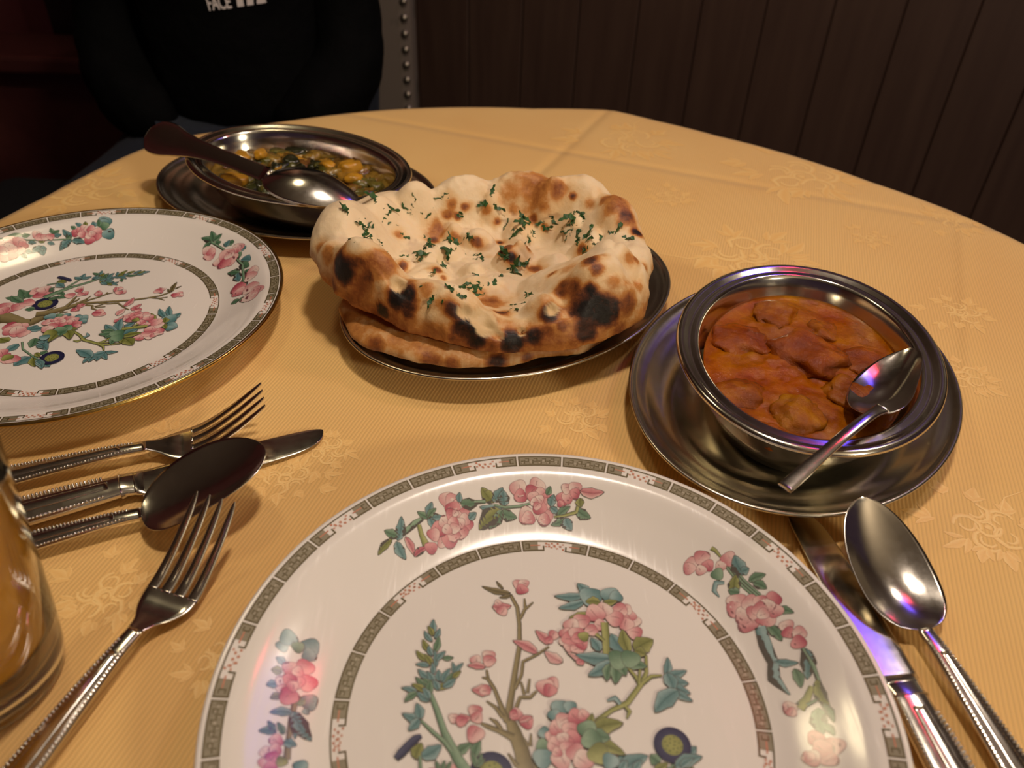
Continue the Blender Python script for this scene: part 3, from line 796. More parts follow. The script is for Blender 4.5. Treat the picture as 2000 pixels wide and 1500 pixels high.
mb = MB(); box(mb, -.46, -.185, 1.33, 1.40, -.30, .62); o = mb.build('backrest', M['tap'], b_, False); bevel(o, .02, 3); o['label'] = 'grey and red floral tapestry back'
mb = MB(); box(mb, -.95, -.13, .97, 1.34, -.42, -.30); o = mb.build('seat_cushion', M['navyfab'], b_, False); bevel(o, .03, 3)
mb = MB(); box(mb, -.93, -.15, .99, 1.38, FLOOR, -.42); mb.build('base', M['darkwood'], b_, False)
st = None
for k in range(34):      # row of upholstery studs on the free edge of the back
    if st is None:
        q = MB(); vv, ff = revolve([(.0001, .004), (.004, .003), (.0065, 0)], 10, 0, 0); q.add(vv, ff)
        o = q.build('stud', simple('tarnished_brass', (.20, .17, .14), .35, .8), b_); st = o.data
    else:
        o = bpy.data.objects.new('stud', st); C.objects.link(o); o.parent = b_
    o.matrix_parent_inverse = Matrix.Translation(b_.location).inverted()
    o.location = (-.196, 1.3285, -.20+.024*k); o.rotation_euler = (pi/2, 0, 0)

# ------------------------------------------------------------------ table and cloth
EDGE = [(-.45,.40),(-.44,.50),(-.421,.57),(-.407,.616),(-.392,.67),(-.372,.726),(-.337,.771),(-.303,.791),(-.241,.83),(-.172,.865),(-.074,.891),(.01,.897),(.102,.903),(.148,.874),(.21,.833),(.28,.783),(.339,.723),(.395,.66),(.430,.598),(.455,.52),(.46,.43),(.44,.30),(.38,.16),(.28,.05),(.15,-.01),(0,-.035),(-.15,-.01),(-.28,.05),(-.38,.16),(-.44,.29)]
TC = (0., .43)
et = sorted((math.degrees(atan2(y-TC[1], x-TC[0])), hypot(x-TC[0], y-TC[1])) for x, y in EDGE)
ex = np.array([t[0]-360 for t in et]+[t[0] for t in et]+[t[0]+360 for t in et]); ey = np.array([t[1] for t in et]*3)
def damask():
    m, nt, b = nodes('gold_damask_cloth'); pos = objcoord(nt)
    nz = noisetex(nt, 7, 3); col = ramp(nt, nz.outputs['Fac'], [(.3, (.80, .48, .165)), (.7, (.84, .54, .200))])
    wv = N(nt, 'ShaderNodeTexWave'); wv.wave_type = 'BANDS'; wv.bands_direction = 'X'; wv.inputs['Scale'].default_value = 150
    wv.inputs['Distortion'].default_value = 1.2; wv.inputs['Detail'].default_value = 1; wv.inputs['Detail Scale'].default_value = .4
    mp = N(nt, 'ShaderNodeMapping'); mp.inputs['Rotation'].default_value = (0, 0, .28); link(nt, pos, mp.inputs[0]); link(nt, mp.outputs[0], wv.inputs['Vector'])
    w2 = N(nt, 'ShaderNodeTexWave'); w2.bands_direction = 'Y'; w2.inputs['Scale'].default_value = 420; link(nt, mp.outputs[0], w2.inputs['Vector'])
    dk = ramp(nt, wv.outputs['Fac'], [(.0, (.86,)*3), (.6, (1.,)*3)])
    mx = N(nt, 'ShaderNodeMix'); mx.data_type = 'RGBA'; mx.blend_type = 'MULTIPLY'; mx.inputs[0].default_value = 1
    link(nt, col.outputs[0], mx.inputs[6]); link(nt, dk.outputs[0], mx.inputs[7]); link(nt, mx.outputs[2], b.inputs['Base Color'])
    b.inputs['Roughness'].default_value = .58; b.inputs['Sheen Weight'].default_value = .15; b.inputs['Specular IOR Level'].default_value = .35
    h = math_(nt, 'ADD', math_(nt, 'MULTIPLY', wv.outputs['Fac'], .5), math_(nt, 'MULTIPLY', w2.outputs['Fac'], .25))
    # pressed fold lines
    sx = N(nt, 'ShaderNodeSeparateXYZ'); link(nt, pos, sx.inputs[0])
    def fold(x0, y0, x1, y1, a=1.6, wd=.004):
        dx, dy = x1-x0, y1-y0; l = hypot(dx, dy); nx, ny = -dy/l, dx/l
        d = math_(nt, 'ADD', math_(nt, 'ADD', math_(nt, 'MULTIPLY', sx.outputs[0], nx), math_(nt, 'MULTIPLY', sx.outputs[1], ny)), -(x0*nx+y0*ny))
        g = math_(nt, 'MULTIPLY', d, 1/wd); g = math_(nt, 'MULTIPLY', g, g); g = math_(nt, 'POWER', 2.718, math_(nt, 'MULTIPLY', g, -1.))
        return math_(nt, 'MULTIPLY', g, a)
    def beyond(y0):
        mr = N(nt, 'ShaderNodeMapRange'); mr.interpolation_type = 'SMOOTHSTEP'; mr.inputs[1].default_value = y0; mr.inputs[2].default_value = y0+.08; link(nt, sx.outputs[1], mr.inputs[0]); return mr.outputs[0]
    f2 = math_(nt, 'MULTIPLY', fold(.095, .898, .011, .693, -8, .006), beyond(.62)); f3 = math_(nt, 'MULTIPLY', fold(.372, .593, .305, .43, 6, .006), beyond(.34))
    fl = math_(nt, 'ADD', math_(nt, 'ADD', fold(-.121, .827, .415, .631, -9, .007), f2), f3)
    bump(nt, b, math_(nt, 'ADD', h, fl), .8, .00028); return m
M['damask'] = damask()
tb = tag(empty('dining_table', (0, .43, FLOOR)), 'round dining table hidden under the gold damask cloth', 'table')
mb = MB(); nseg = 96; v = []
for z in (-.032, -.004):
    for k in range(nseg):
        t = 2*pi*k/nseg; r = float(np.interp(math.degrees(t) if t < pi else math.degrees(t)-360, ex, ey))-.006
        v.append((TC[0]+r*cos(t), TC[1]+r*sin(t), z))
mb.add(v, [(k, (k+1) % nseg, nseg+(k+1) % nseg, nseg+k) for k in range(nseg)]+[tuple(range(nseg, 2*nseg)), tuple(reversed(range(nseg)))])
mb.build('tabletop', M['darkwood'], tb, False)
mb = MB(); mb.add(*revolve([(.001, 0), (.26, 0), (.26, .03), (.06, .05), (.045, .12), (.045, .70), (.10, .718), (.001, .718)], 40, 0, .43, z0=FLOOR)); mb.build('pedestal', M['darkwood'], tb)
nth, nr = 288, 70; v = []
for i in range(nr+26):
    for k in range(nth):
        t = 2*pi*k/nth; r = float(np.interp(math.degrees(t) if t < pi else math.degrees(t)-360, ex, ey))
        if i < nr:
            q = (i+.2)/(nr-1+.2); rr = r*q; z = -.0
            if i == nr-1: z = -.0008
            z -= .0000
        else:
            s = (i-nr+1)/26; hang = .30+.12*abs(cos(2*t+.5))
            wv_ = .5*(1+cos(t*17+1.3*sin(3*t)))*.6+.4*.5*(1+cos(t*29+2))
            rr = r+.004+.045*wv_*s**.8+.003*min(1, s*12); z = -.003-hang*s
        v.append((TC[0]+rr*cos(t), TC[1]+rr*sin(t), z))
f = grid_faces(nr+26, nth, True); v.append((TC[0], TC[1], 0)); f += [((k+1) % nth, k, len(v)-1) for k in range(nth)]
f = [tuple(reversed(q)) for q in f]
cloth = mesh('tablecloth', v, f, M['damask']); tag(cloth, 'golden damask tablecloth with woven roses over the round table', 'tablecloth')

# ------------------------------------------------------------------ printed decoration
PAL = {'p': ((188, 98, 110), (232, 188, 184)), 'd': ((168, 66, 86), (218, 144, 148)), 'l': ((208, 140, 144), (232, 208, 200)),
       'b': ((72, 116, 120), (140, 172, 174)), 'g': ((66, 104, 78), (128, 160, 132)), 'y': ((100, 108, 52), (160, 164, 96)),
       'o': ((92, 82, 54), (142, 130, 92)), 'n': ((26, 30, 62), (58, 62, 92))}
PALW = {k: ((240, 192, 118), (247, 208, 138)) for k in PAL}
OUTL = (66, 62, 58)
class Art:
    def __init__(s, zf, org, rot, pal=PAL, outline=.28, sc_=1., fade=1.):
        s.zf, s.org, s.rot, s.pal, s.ol, s.sc, s.fade = zf, org, rot, pal, outline, sc_, fade; s.mb = MB(); s.n = 0
    def col(s, c):
        w_ = (214, 200, 190); c = [a*s.fade+b*(1-s.fade) for a, b in zip(c, w_)]; return (*s2l(*c), 1)
    def put(s, pts, faces, cols):
        s.n += 1; A = radians(s.rot); e = .00010+.0000012*s.n; vv = []
        for x, y in pts:
            x, y = x*.001*s.sc, y*.001*s.sc; r = hypot(x, y)
            vv.append((s.org[0]+x*cos(A)-y*sin(A), s.org[1]+x*sin(A)+y*cos(A), s.zf(r)+e))
        s.mb.add(vv, faces, [s.col(c) for c in cols])
    def disc(s, x, y, R, cin, cout, lob=5, amp=.06, ph=0., nseg=18, dirn=None):
        pts = [(x, y)]; cols = [cin if dirn is None else tuple(a+(b-a)*.3 for a, b in zip(cin, cout))]; fs = []
        for j, q in enumerate((.55, 1.)):
            for k in range(nseg):
                t = 2*pi*k/nseg; rr = R*q*(1+amp*sin(lob*t+ph)); pts.append((x+rr*cos(t), y+rr*sin(t)))
                g = q**2 if dirn is None else min(1, max(0, .35+.75*q*cos(t-dirn)))
                cols.append(tuple(a+(b-a)*g for a, b in zip(cin, cout)))
        fs += [(0, 1+k, 1+(k+1) % nseg) for k in range(nseg)]
        fs += [(1+k, 1+nseg+k, 1+nseg+(k+1) % nseg, 1+(k+1) % nseg) for k in range(nseg)]
        s.put(pts, fs, cols)
    def blob(s, x, y, R, c):
        ph = (x*7.3+y*3.1) % 6.28; d, l = s.pal[c]; R *= 1.06
        if s.ol: s.disc(x, y, R+s.ol*.8, (126, 72, 80) if c in 'pdl' else OUTL, (126, 72, 80) if c in 'pdl' else OUTL, 3, .11, ph)
        s.disc(x, y, R, l, d, 3, .11, ph, 18, ph*2 if s.ol else None)
        if s.ol and c in 'pdl':  # petal fold line
            a = ph; s.stroke([(x+R*.6*cos(a), y+R*.6*sin(a), .22), (x+R*.15*cos(a+1), y+R*.15*sin(a+1), .25), (x-R*.5*cos(a-.4), y-R*.5*sin(a-.4), .1)], None, (120, 70, 76))
    def leaf(s, x0, y0, x1, y1, wd, c, raw=None):
        d, l = s.pal[c]; n = 8; dx, dy = x1-x0, y1-y0; L = hypot(dx, dy) or 1; nx, ny = -dy/L, dx/L
        def shp(g, cc):
            pts = []; cols = []
            for i in range(n+1):
                t = i/n; wj = (wd*.5*(sin(pi*t**.8))**.85*(1+.10*sin(t*16)) if 0 < t < 1 else 0)+g; k = (t*(L+2*g)-g)/L
                bx, by = x0+dx*k, y0+dy*k; bend = .06*L*sin(pi*t)*(1 if (x0*3+y0) % 2 > 1 else -1); bx += nx*bend; by += ny*bend
                pts += [(bx-nx*wj, by-ny*wj), (bx, by), (bx+nx*wj, by+ny*wj)]; cols += cc
            s.put(pts, [q for i in range(n) for q in ((3*i, 3*i+1, 3*i+4, 3*i+3), (3*i+1, 3*i+2, 3*i+5, 3*i+4))], cols)
            return pts
        if s.ol: shp(s.ol, [OUTL]*3)
        mid = tuple((a+b)/2 for a, b in zip(d, l))
        p = shp(0, [l, d, mid])
        if s.ol: s.stroke([(p[3*i+1][0], p[3*i+1][1], .22*(1-i/n*.6)) for i in range(n)], None, tuple(a*.55 for a in d))
    def stroke(s, pts, c, raw=None):
        if raw is None and s.ol: s.stroke([(x, y, w_+2*s.ol) for x, y, w_ in pts], None, OUTL)
        P = []
        for i in range(len(pts)-1):
            for j in range(4): t = j/4; P.append(tuple(a+(b-a)*t for a, b in zip(pts[i], pts[i+1])))
        P.append(pts[-1]); v = []; cols = []
        for i, (x, y, w_) in enumerate(P):
            a = P[max(0, i-1)]; b = P[min(len(P)-1, i+1)]; dx, dy = b[0]-a[0], b[1]-a[1]; l = hypot(dx, dy) or 1; nx, ny = -dy/l, dx/l
            v += [(x-nx*w_/2, y-ny*w_/2), (x+nx*w_*.1, y+ny*w_*.1), (x+nx*w_/2, y+ny*w_/2)]
            if raw: cols += [raw]*3
            else: d, l_ = s.pal[c]; cols += [d, l_, l_]
        s.put(v, [q for i in range(len(P)-1) for q in ((3*i, 3*i+1, 3*i+4, 3*i+3), (3*i+1, 3*i+2, 3*i+5, 3*i+4))], cols)
    def aster(s, x, y, R):
        s.disc(x, y, R, (52, 56, 86), (28, 30, 64), 22, .045, 0, 44); s.disc(x, y, R*.57, (150, 154, 84), (128, 134, 70), 9, .04)
        for k in range(14):
            a = k*2.4; q = R*.5*sqrt((k+.5)/14); s.disc(x+q*cos(a), y+q*sin(a), R*.05, (70, 80, 50), (70, 80, 50), 3, 0, 0, 6)
    def rect(s, rad, w_, a0, a1, c, lvl=0):   # piece of a ring band (angles in degrees, mm)
        n = max(1, int(abs(a1-a0)/1.2)+1); pts = []
        m = max(1, round(w_/1.1))+1
        for i in range(n+1):
            a = radians(a0+(a1-a0)*i/n); pts += [((rad+w_*j/(m-1))*cos(a), (rad+w_*j/(m-1))*sin(a)) for j in range(m)]
        s.n = lvl*5+20; s.put(pts, [(m*i+j, m*i+j+1, m*i+m+j+1, m*i+m+j) for i in range(n) for j in range(m-1)], [c]*len(pts))
    def run(s, items):
        for it in items:
            if it[0] == 'L': s.leaf(*it[1:])
            elif it[0] == 'B': s.blob(*it[1:])
            elif it[0] == 'A': s.aster(it[1], it[2], it[3])
            elif it[0] == 'S': s.stroke([tuple(it[2+3*i:5+3*i]) for i in range((len(it)-2)//3)], it[1])
FR = (84, 74, 48); FI = (132, 124, 102); FL = (170, 160, 140); RD = (196, 120, 92)
def key_long(A, r0, r1, a0, a1):
    w_ = r1-r0; d = lambda mm: math.degrees(mm/((r0+r1)/2))
    A.rect(r0, w_, a0, a1, FR, 1); A.rect(r0+.75, w_-1.5, a0+d(.75), a1-d(.75), FI, 5)
    # meander: alternating bars with steps
    n = max(4, int((a1-a0)/d(2.3))); st_ = (a1-a0-d(2.4))/n
    for i in range(n):
        a = a0+d(1.2)+st_*i; up = i % 2
        A.rect(r0+1.2+(1.1 if up else 0), w_-3.5, a, a+d(.55), FR, 9)
        A.rect(r0+(w_-1.9 if up else 1.3), .55, a, a+st_*.95, FR, 10)
        A.rect(r0+w_*.42, .6, a+d(.7), a+st_-d(.15), FR if i % 3 else FL, 11)
        A.rect(r0+w_*.25+(1.6 if up else 0), .5, a+d(.8), a+st_*.8, FL, 12)
def key_red(A, r0, r1, a0, a1):
    w_ = r1-r0; d = lambda mm: math.degrees(mm/((r0+r1)/2)); L = a1-a0
    A.rect(r1-.65, .65, a0, a1, FR, 1)
    for s_, sg in ((a0, 1), (a1, -1)):
        e = s_+sg*L*.34; lo, hi = min(s_, e), max(s_, e)
        A.rect(r0, .75, lo, hi, FR, 2); A.rect(r0+.3, w_-.6, *sorted((s_, s_+sg*L*.24)), FI, 0)
        x0, x1 = sorted((s_, s_+sg*d(.75))); A.rect(r0, w_, x0, x1, FR, 3)
        x0, x1 = sorted((e, e-sg*d(.75))); A.rect(r0, w_*.5, x0, x1, FR, 4)
        x0, x1 = sorted((s_+sg*d(1.6), s_+sg*d(3.6))); A.rect(r0+1.5, w_-3.2, x0, x1, FI, 5)
        A.rect(r0+1.5, .6, x0, x1, FR, 6); A.rect(r1-2.1, .6, x0, x1, FR, 6)
        x0, x1 = sorted((s_+sg*d(3.0), s_+sg*d(3.7))); A.rect(r0+1.5, w_-3.2, x0, x1, FR, 8)
        x0, x1 = sorted((s_+sg*d(3.9), s_+sg*L*.28)); A.rect(r0+w_*.5, .6, x0, x1, RD, 9)
    for i in range(7):
        a = a0+L*(.37+.26*i/6); A.rect(r0+.8+(i*1.7) % (w_-2.6), .9, a-d(.5), a+d(.5), RD, 7+i)
        A.rect(r0+w_-2.2-(i*1.3) % (w_-3), .7, a-d(.35), a+d(.7), (206, 140, 116), 7+i)
PROF = [(0, .0055), (.084, .0058), (.088, .0066), (.095, .0092), (.105, .0138), (.112, .0175), (.116, .0195), (.119, .0206), (.124, .0214), (.1285, .0222)]
def catmull(P, n=6):
    out = []
    for i in range(len(P)-1):
        p0 = P[max(0, i-1)]; p1 = P[i]; p2 = P[i+1]; p3 = P[min(len(P)-1, i+2)]
        for j in range(n):
            t = j/n
            # hermite in z on a monotone radius
            h = p2[0]-p1[0] or 1e-9; m1 = (p2[1]-p0[1])/((p2[0]-p0[0]) or 1e-9); m2 = (p3[1]-p1[1])/((p3[0]-p1[0]) or 1e-9)
            z = (2*t**3-3*t**2+1)*p1[1]+(t**3-2*t**2+t)*h*m1+(-2*t**3+3*t**2)*p2[1]+(t**3-t**2)*h*m2
            out.append((p1[0]+h*t, z))
    out.append(P[-1]); return out
PROFS = catmull(PROF); _pr = [p[0] for p in PROFS]; _pz = [p[1] for p in PROFS]
def zplate(r): return float(np.interp(r, _pr, _pz))
def make_plate(c, rot, label, rim, sprays, fade):
    t = tag(empty('dinner_plate', (c[0], c[1], 0)), label, 'plate', 'chinoiserie dinner plates')
    top = [(max(r, .0005), z) for r, z in PROFS]
    under = [(.1296, .0221), (.1301, .0212), (.1294, .0200), (.124, .0180), (.112, .0130), (.100, .0070), (.090, .0028), (.086, .0004), (.082, .0), (.079, .0018), (.02, .0025), (.0005, .0025)]
    v, f = revolve(top+under, 200, c[0], c[1]); mesh('plate_body', v, [tuple(reversed(q)) for q in f], M['ceramic'], t)
    if rim:
        v, f = revolve([(.1283, .02225), (.1292, .0226), (.1299, .0224), (.1304, .0214), (.1301, .0206), (.1293, .0199)], 200, c[0], c[1])
        o = mesh('rim_line', v, [tuple(reversed(q)) for q in f], M['gold'], t); o['label'] = 'gilt line around the rim'
    # two Greek key borders
    A = Art(zplate, c, rot, outline=0, fade=fade)
    for k in range(7):
        a = 77.3+k*360/7-20*0
        key_red(A, 79.5, 85.6, a, a+21.6); key_long(A, 79.5, 85.6, a+22.1, a+36.2); key_long(A, 79.5, 85.6, a+36.7, a+50.9)
    A.mb.build('key_border', M['print'], t)
    A = Art(zplate, c, rot, outline=0, fade=fade)
    for k in range(10):
        a = 61.8+k*36
        key_red(A, 121.6, 127.6, a, a+14.8); key_long(A, 121.6, 127.6, a+15.2, a+25.2); key_long(A, 121.6, 127.6, a+25.6, a+35.6)
    A.mb.build('key_border', M['print'], t)
    A = Art(zplate, c, rot, fade=fade, outline=.2); A.run([i[1:] for i in ART if i[0] == 0]); A.mb.build('tree_print', M['print'], t)
    for s_ in sprays:
        A = Art(zplate, c, rot, fade=fade, outline=.2); A.run([i[1:] for i in ART if i[0] == s_]); A.mb.build('spray_print', M['print'], t)
    return t

NEAR = make_plate((.0209, .1636), 0, 'nearest white dinner plate with flowering tree print, bottom centre', False, (1, 2, 3), .80)
LEFT = make_plate((-.2848, .4255), -71.1, 'gilt-rimmed white dinner plate with flowering tree print, left of the naan', True, (4, 5), 1.)

# roses woven into the cloth
def woven():
    A = Art(lambda r: 0, (0, 0), 0, PALW, 0); rnd = random.Random(5)
    def motif(px, py, sc_, rot):
        P = table_point(px, py); A.org = (P.x, P.y); A.rot = rot; A.sc = sc_; A.n = 0
        rose = [(0, 0, 13)]
        for k in range(5): rose.append((13*cos(k*1.257), 13*sin(k*1.257), 8.5))
        def ring(x, y, R, w_):
            a0 = rnd.random()*6; A.stroke([(x+R*cos(a0+t*.5)*(1+.12*sin(3*t)), y+R*sin(a0+t*.5), w_*(.4+.6*sin(pi*(t+1)/9))) for t in range(8)], 'p')
        for x, y, R in rose[1:]:
            ring(x, y, R, 3.2); ring(x, y, R*.55, 2.2)
        ring(0, 0, 8, 2.6); ring(0, 0, 4.5, 2.2); A.blob(0, 0, 2.2, 'p')
        for k in range(9):
            a = k*.7+rnd.random()*.4; r0 = 19+rnd.random()*4; l = 12+rnd.random()*10
            if k in (2, 3): r0 += 14
            x, y = r0*cos(a), r0*sin(a); b = a+rnd.uniform(-.6, .6)
            A.leaf(x, y, x+l*cos(b), y+l*sin(b), 6+rnd.random()*3, 'p'); A.leaf(x+2, y, x+l*.7*cos(b+.7), y+l*.7*sin(b+.7), 4.5, 'p'); A.leaf(x, y+2, x+l*.7*cos(b-.8), y+l*.7*sin(b-.8), 4, 'p')
        A.stroke([(20, 5, 1.4), (34, 12, 1.2), (50, 10, .8)], 'p')
    for m_ in ((1565, 345, 1.75, 10), (1470, 500, 1.5, 170), (1230, 275, 1.5, 60), (170, 372, 1.4, 200), (1860, 430, .8, 100), (1875, 610, .7, 80), (1880, 735, .7, 100), (205, 1165, .62, 20), (1130, 815, .6, 120),
               (560, 935, .55, 250), (430, 1290, .5, 40), (1930, 1030, .8, 30), (1310, 385, .6, 10), (1700, 465, .5, 0), (600, 300, 1., 0), (1180, 640, .8, 10), (330, 870, .6, 90), (640, 880, .5, 140)):
        motif(*m_)
    fs = []
    for q in A.mb.f:
        x = sum(A.mb.v[i][0] for i in q)/len(q)-TC[0]; y = sum(A.mb.v[i][1] for i in q)/len(q)-TC[1]
        if hypot(x, y) < float(np.interp(math.degrees(atan2(y, x)), ex, ey))-.006: fs.append(q)
    A.mb.f = fs
    o = A.mb.build('woven_roses', M['weave'], cloth); o['label'] = 'paler rose pattern woven into the cloth'; o['kind'] = 'stuff'
woven()

# ------------------------------------------------------------------ steel dishes
def oval(name, prof, c, a, b, ang, z0, mat, parent, n=160):
    v, f = revolve(prof, n, c[0], c[1], a, b, ang, z0, offs=b)
    return mesh(name, v, [tuple(reversed(q)) for q in f], mat, parent)
def platter_prof(b):
    top = [(-b+.0005, .0045), (-.040, .0045), (-.034, .0048), (-.029, .0075), (-.024, .0098), (-.019, .0106), (-.0145, .0112), (-.0115, .0130), (-.0085, .0140), (-.0050, .0146), (-.0032, .0162), (-.0018, .0178), (-.0006, .0180), (.0002, .0174), (.0001, .0165), (-.0012, .0160), (-.004, .0142), (-.0145, .0100), (-.024, .0084), (-.029, .0060), (-.034, .0008), (-.038, 0), (-b+.0005, .0004)]
    return top
def platter(label, c, a, b, ang, cat='platter', group='oval steel platters'):
    t = tag(empty('steel_platter', (c[0], c[1], 0)), label, cat, group)
    oval('platter_body', platter_prof(b), c, a, b, ang, 0, M['brushed'], t); return t
platter('oval steel platter carrying the naan breads', (-.0023, .4656), .1234, .0940, 39.9)
platter('oval steel platter under the bowl of red curry', (.1698, .3790), .1243, .0932, 60.2)
platter('oval steel platter under the dish of vegetable curry', (-.1905, .6210), .1262, .0912, 158.1)
def bowl(label, c, a, b, ang, rimz, z0=.0047):
    t = tag(empty('steel_bowl', (c[0], c[1], z0)), label, 'bowl', 'oval steel serving bowls')
    h = rimz
    inn = [(-b+.0005, z0+.002), (-.036, z0+.002), (-.026, z0+.006), (-.0185, h-.022), (-.0150, h-.008), (-.0135, h-.0025), (-.0125, h-.0008), (-.0105, h-.0002), (-.0085, h-.0012), (-.0065, h-.0008), (-.0045, h+.0008), (-.0022, h+.0014), (-.0004, h+.0006), (.0002, h-.0010), (-.0006, h-.0024), (-.0022, h-.0024)]
    out = [(-.0065, h-.0022), (-.0115, h-.0025), (-.0142, h-.006), (-.0170, h-.022), (-.0245, z0+.004), (-.033, z0+.0006), (-.037, z0), (-b+.0005, z0)]
    oval('bowl_wall', inn+out, c, a, b, ang, 0, M['steel'], t, 200); return t
KB = ((.1682, .3690), .0955, .0738, 71.3, .045)
VB = ((-.1830, .6085), .1030, .0728, 149.6, .0435)
bowl('oval steel bowl full of red curry, on the right', *KB)
bowl('oval steel dish of green vegetable curry, at the back left', *VB)

# ------------------------------------------------------------------ curries
def sauce_mat(name, cols, rough=.12, bmp=.5):
    m, nt, b = nodes(name); b.inputs['Roughness'].default_value = rough; b.inputs['Specular IOR Level'].default_value = .28
    a = N(nt, 'ShaderNodeVertexColor'); a.layer_name = 'col'
    nz = noisetex(nt, 70, 5, .6); r = ramp(nt, nz.outputs['Fac'], [(.3, cols[0]), (.5, cols[1]), (.75, cols[2])])
    mx = N(nt, 'ShaderNodeMix'); mx.data_type = 'RGBA'; mx.blend_type = 'MULTIPLY'; mx.inputs[0].default_value = 1
    link(nt, r.outputs[0], mx.inputs[6]); link(nt, a.outputs[0], mx.inputs[7]); link(nt, mx.outputs[2], b.inputs['Base Color'])
    b.inputs['Subsurface Weight'].default_value = .12; b.inputs['Subsurface Scale'].default_value = .004; b.inputs['Subsurface Radius'].default_value = (1, .3, .1)
    n2 = noisetex(nt, 260, 5, .7); h = math_(nt, 'ADD', n2.outputs['Fac'], math_(nt, 'MULTIPLY', nz.outputs['Fac'], 1.5)); bump(nt, b, h, bmp, .0014); return m
M['sauce'] = sauce_mat('red_curry_sauce', [(.20, .036, .0005), (.30, .076, .0008), (.44, .15, .002)], .13, .6)
M['meat'] = sauce_mat('sauced_chicken', [(.17, .030, .0006), (.26, .062, .001), (.40, .135, .003)], .17, .8)
def oval_surface(name, B, inset, z, mat, par, hfun, cfun, n=120, m=46):
    (cx, cy), a, b, ang, _ = B; A = radians(ang); v = []; cols = []
    for i in range(m):
        q = (i+.02)/(m-1+.02)
        for k in range(n):
            t = 2*pi*k/n; x, y = (a-inset)*q*cos(t), (b-inset)*q*sin(t); X, Y = cx+x*cos(A)-y*sin(A), cy+x*sin(A)+y*cos(A)
            Z = z+hfun(X, Y)*min(1, (1-q)*7)+(.0012 if q > .985 else 0); v.append((X, Y, Z)); cols.append((*cfun(X, Y), 1))
    for k in range(n):
        t = 2*pi*k/n; x, y = (a-inset-.006)*cos(t), (b-inset-.006)*sin(t); v.append((cx+x*cos(A)-y*sin(A), cy+x*sin(A)+y*cos(A), z-.009)); cols.append((1, 1, 1, 1))
    f = grid_faces(m+1, n, True); f.append(tuple(reversed(range(m*n, m*n+n)))); f.append(tuple(range(n)))
    return mesh(name, v, [tuple(q) for q in f], mat, par, True, cols)
o = oval_surface('curry_sauce', KB, .0178, .0305, M['sauce'], None, lambda x, y: .0022*fbm((x, y, 0), 55, 4), lambda x, y: (1, 1+.3*fbm((x, y, 2), 30, 2), 1))
tag(o, 'glossy red-orange curry sauce in the right bowl', 'curry', None, 'stuff')
def lump(P, R, seed, flat=.6, rough_=.28, cols=(1, 1, 1), n=14, stretch=1., rot=0.):
    v = []; c = []
    for i in range(n+1):
        th = pi*i/n
        for k in range(2*n):
            ph = pi*k/n; d = Vector((sin(th)*cos(ph), sin(th)*sin(ph), cos(th)))
            # squared-off cut pieces
            e = .62; d2 = Vector([math.copysign(abs(q)**e, q) for q in d]); d2 = d.lerp(d2*.8, .55)
            r = R*(1+rough_*noise.noise(d*1.6+Vector((seed, seed*1.7, 0)))+.12*noise.noise(d*5+Vector((seed, 0, seed))))
            x, y, z = d2.x*r*stretch, d2.y*r, d2.z*r*flat
            v.append((P[0]+x*cos(rot)-y*sin(rot), P[1]+x*sin(rot)+y*cos(rot), P[2]+z)); c.append((*cols, 1))
    return v, grid_faces(n+1, 2*n, True), c
PIECES = [(1446, 660, .0138, 'chunk of chicken at the left side of the red curry'), (1515, 612, .0125, 'chunk of chicken at the back left of the red curry'), (1580, 690, .0185, 'largest chunk of chicken, in the centre of the red curry'), (1442, 762, .0118, 'chunk of chicken at the front left of the red curry'),
          (1560, 802, .0130, 'smooth orange chunk of chicken at the front of the red curry'), (1672, 770, .0140, 'herb-flecked chunk of chicken at the front right of the red curry'), (1690, 702, .0115, 'chunk of chicken left of the spoon in the red curry'), (1610, 640, .0090, 'small chunk of chicken at the back centre of the red curry'), (1505, 838, .0075, 'small chunk of chicken at the near edge of the red curry')]
for i, (px, py, R, lab) in enumerate(PIECES):
    P = table_point(px, py, .0325); v, f, c = lump((P.x, P.y, .0285), R*1.18, i*3.7+1, .50, .34, ((1.15, 1.4, 1.0) if i in (4,) else (1.0, 1.0, 1.0) if i % 2 else (1.0, .85, .95)), 18, 1.15, i*1.1)
    o = mesh('chicken_piece', v, f, M['meat'], None, True, c); tag(o, lab, 'chicken piece', 'chicken pieces in the red curry')

# vegetable curry
M['veg'] = vcol('vegetable_curry_bits', .25, .5, .3, .45, 220, .6, .001, 260)
o = oval_surface('curry_sauce', VB, .0175, .026, M['sauce_v'] if 'sauce_v' in M else M.setdefault('sauce_v', sauce_mat('dark_green_curry_sauce', [(.10, .060, .008), (.18, .105, .015), (.26, .15, .02)], .2, .8)), None, lambda x, y: .002*fbm((x, y, 0), 50, 3), lambda x, y: (1, 1, 1))
tag(o, 'thick brown-green curry sauce in the back dish', 'curry', None, 'stuff')
mb = MB(); rnd = random.Random(3); (cx, cy), a, b, ang, _ = VB; A_ = radians(ang)
vc = [(92, 88, 34), (64, 66, 28), (140, 104, 40), (150, 116, 44), (110, 100, 40), (120, 80, 36), (40, 42, 20), (176, 130, 46)]
for i in range(210):
    t = rnd.random()*6.28; q = sqrt(rnd.random())*.93; x, y = (a-.0215)*q*cos(t), (b-.0215)*q*sin(t)
    v, f, c = lump((cx+x*cos(A_)-y*sin(A_), cy+x*sin(A_)+y*cos(A_), .027+.006*(1-q)*rnd.random()), rnd.uniform(.0035, .0085), i*1.3, .55, .8, s2l(*rnd.choice(vc)), 5, rnd.uniform(1, 1.7), rnd.random()*3); mb.add(v, f, c)
o = mb.build('cooked_greens', M['veg'], None); tag(o, 'stewed dark green vegetable curry in the back steel dish', 'vegetables', None, 'stuff')
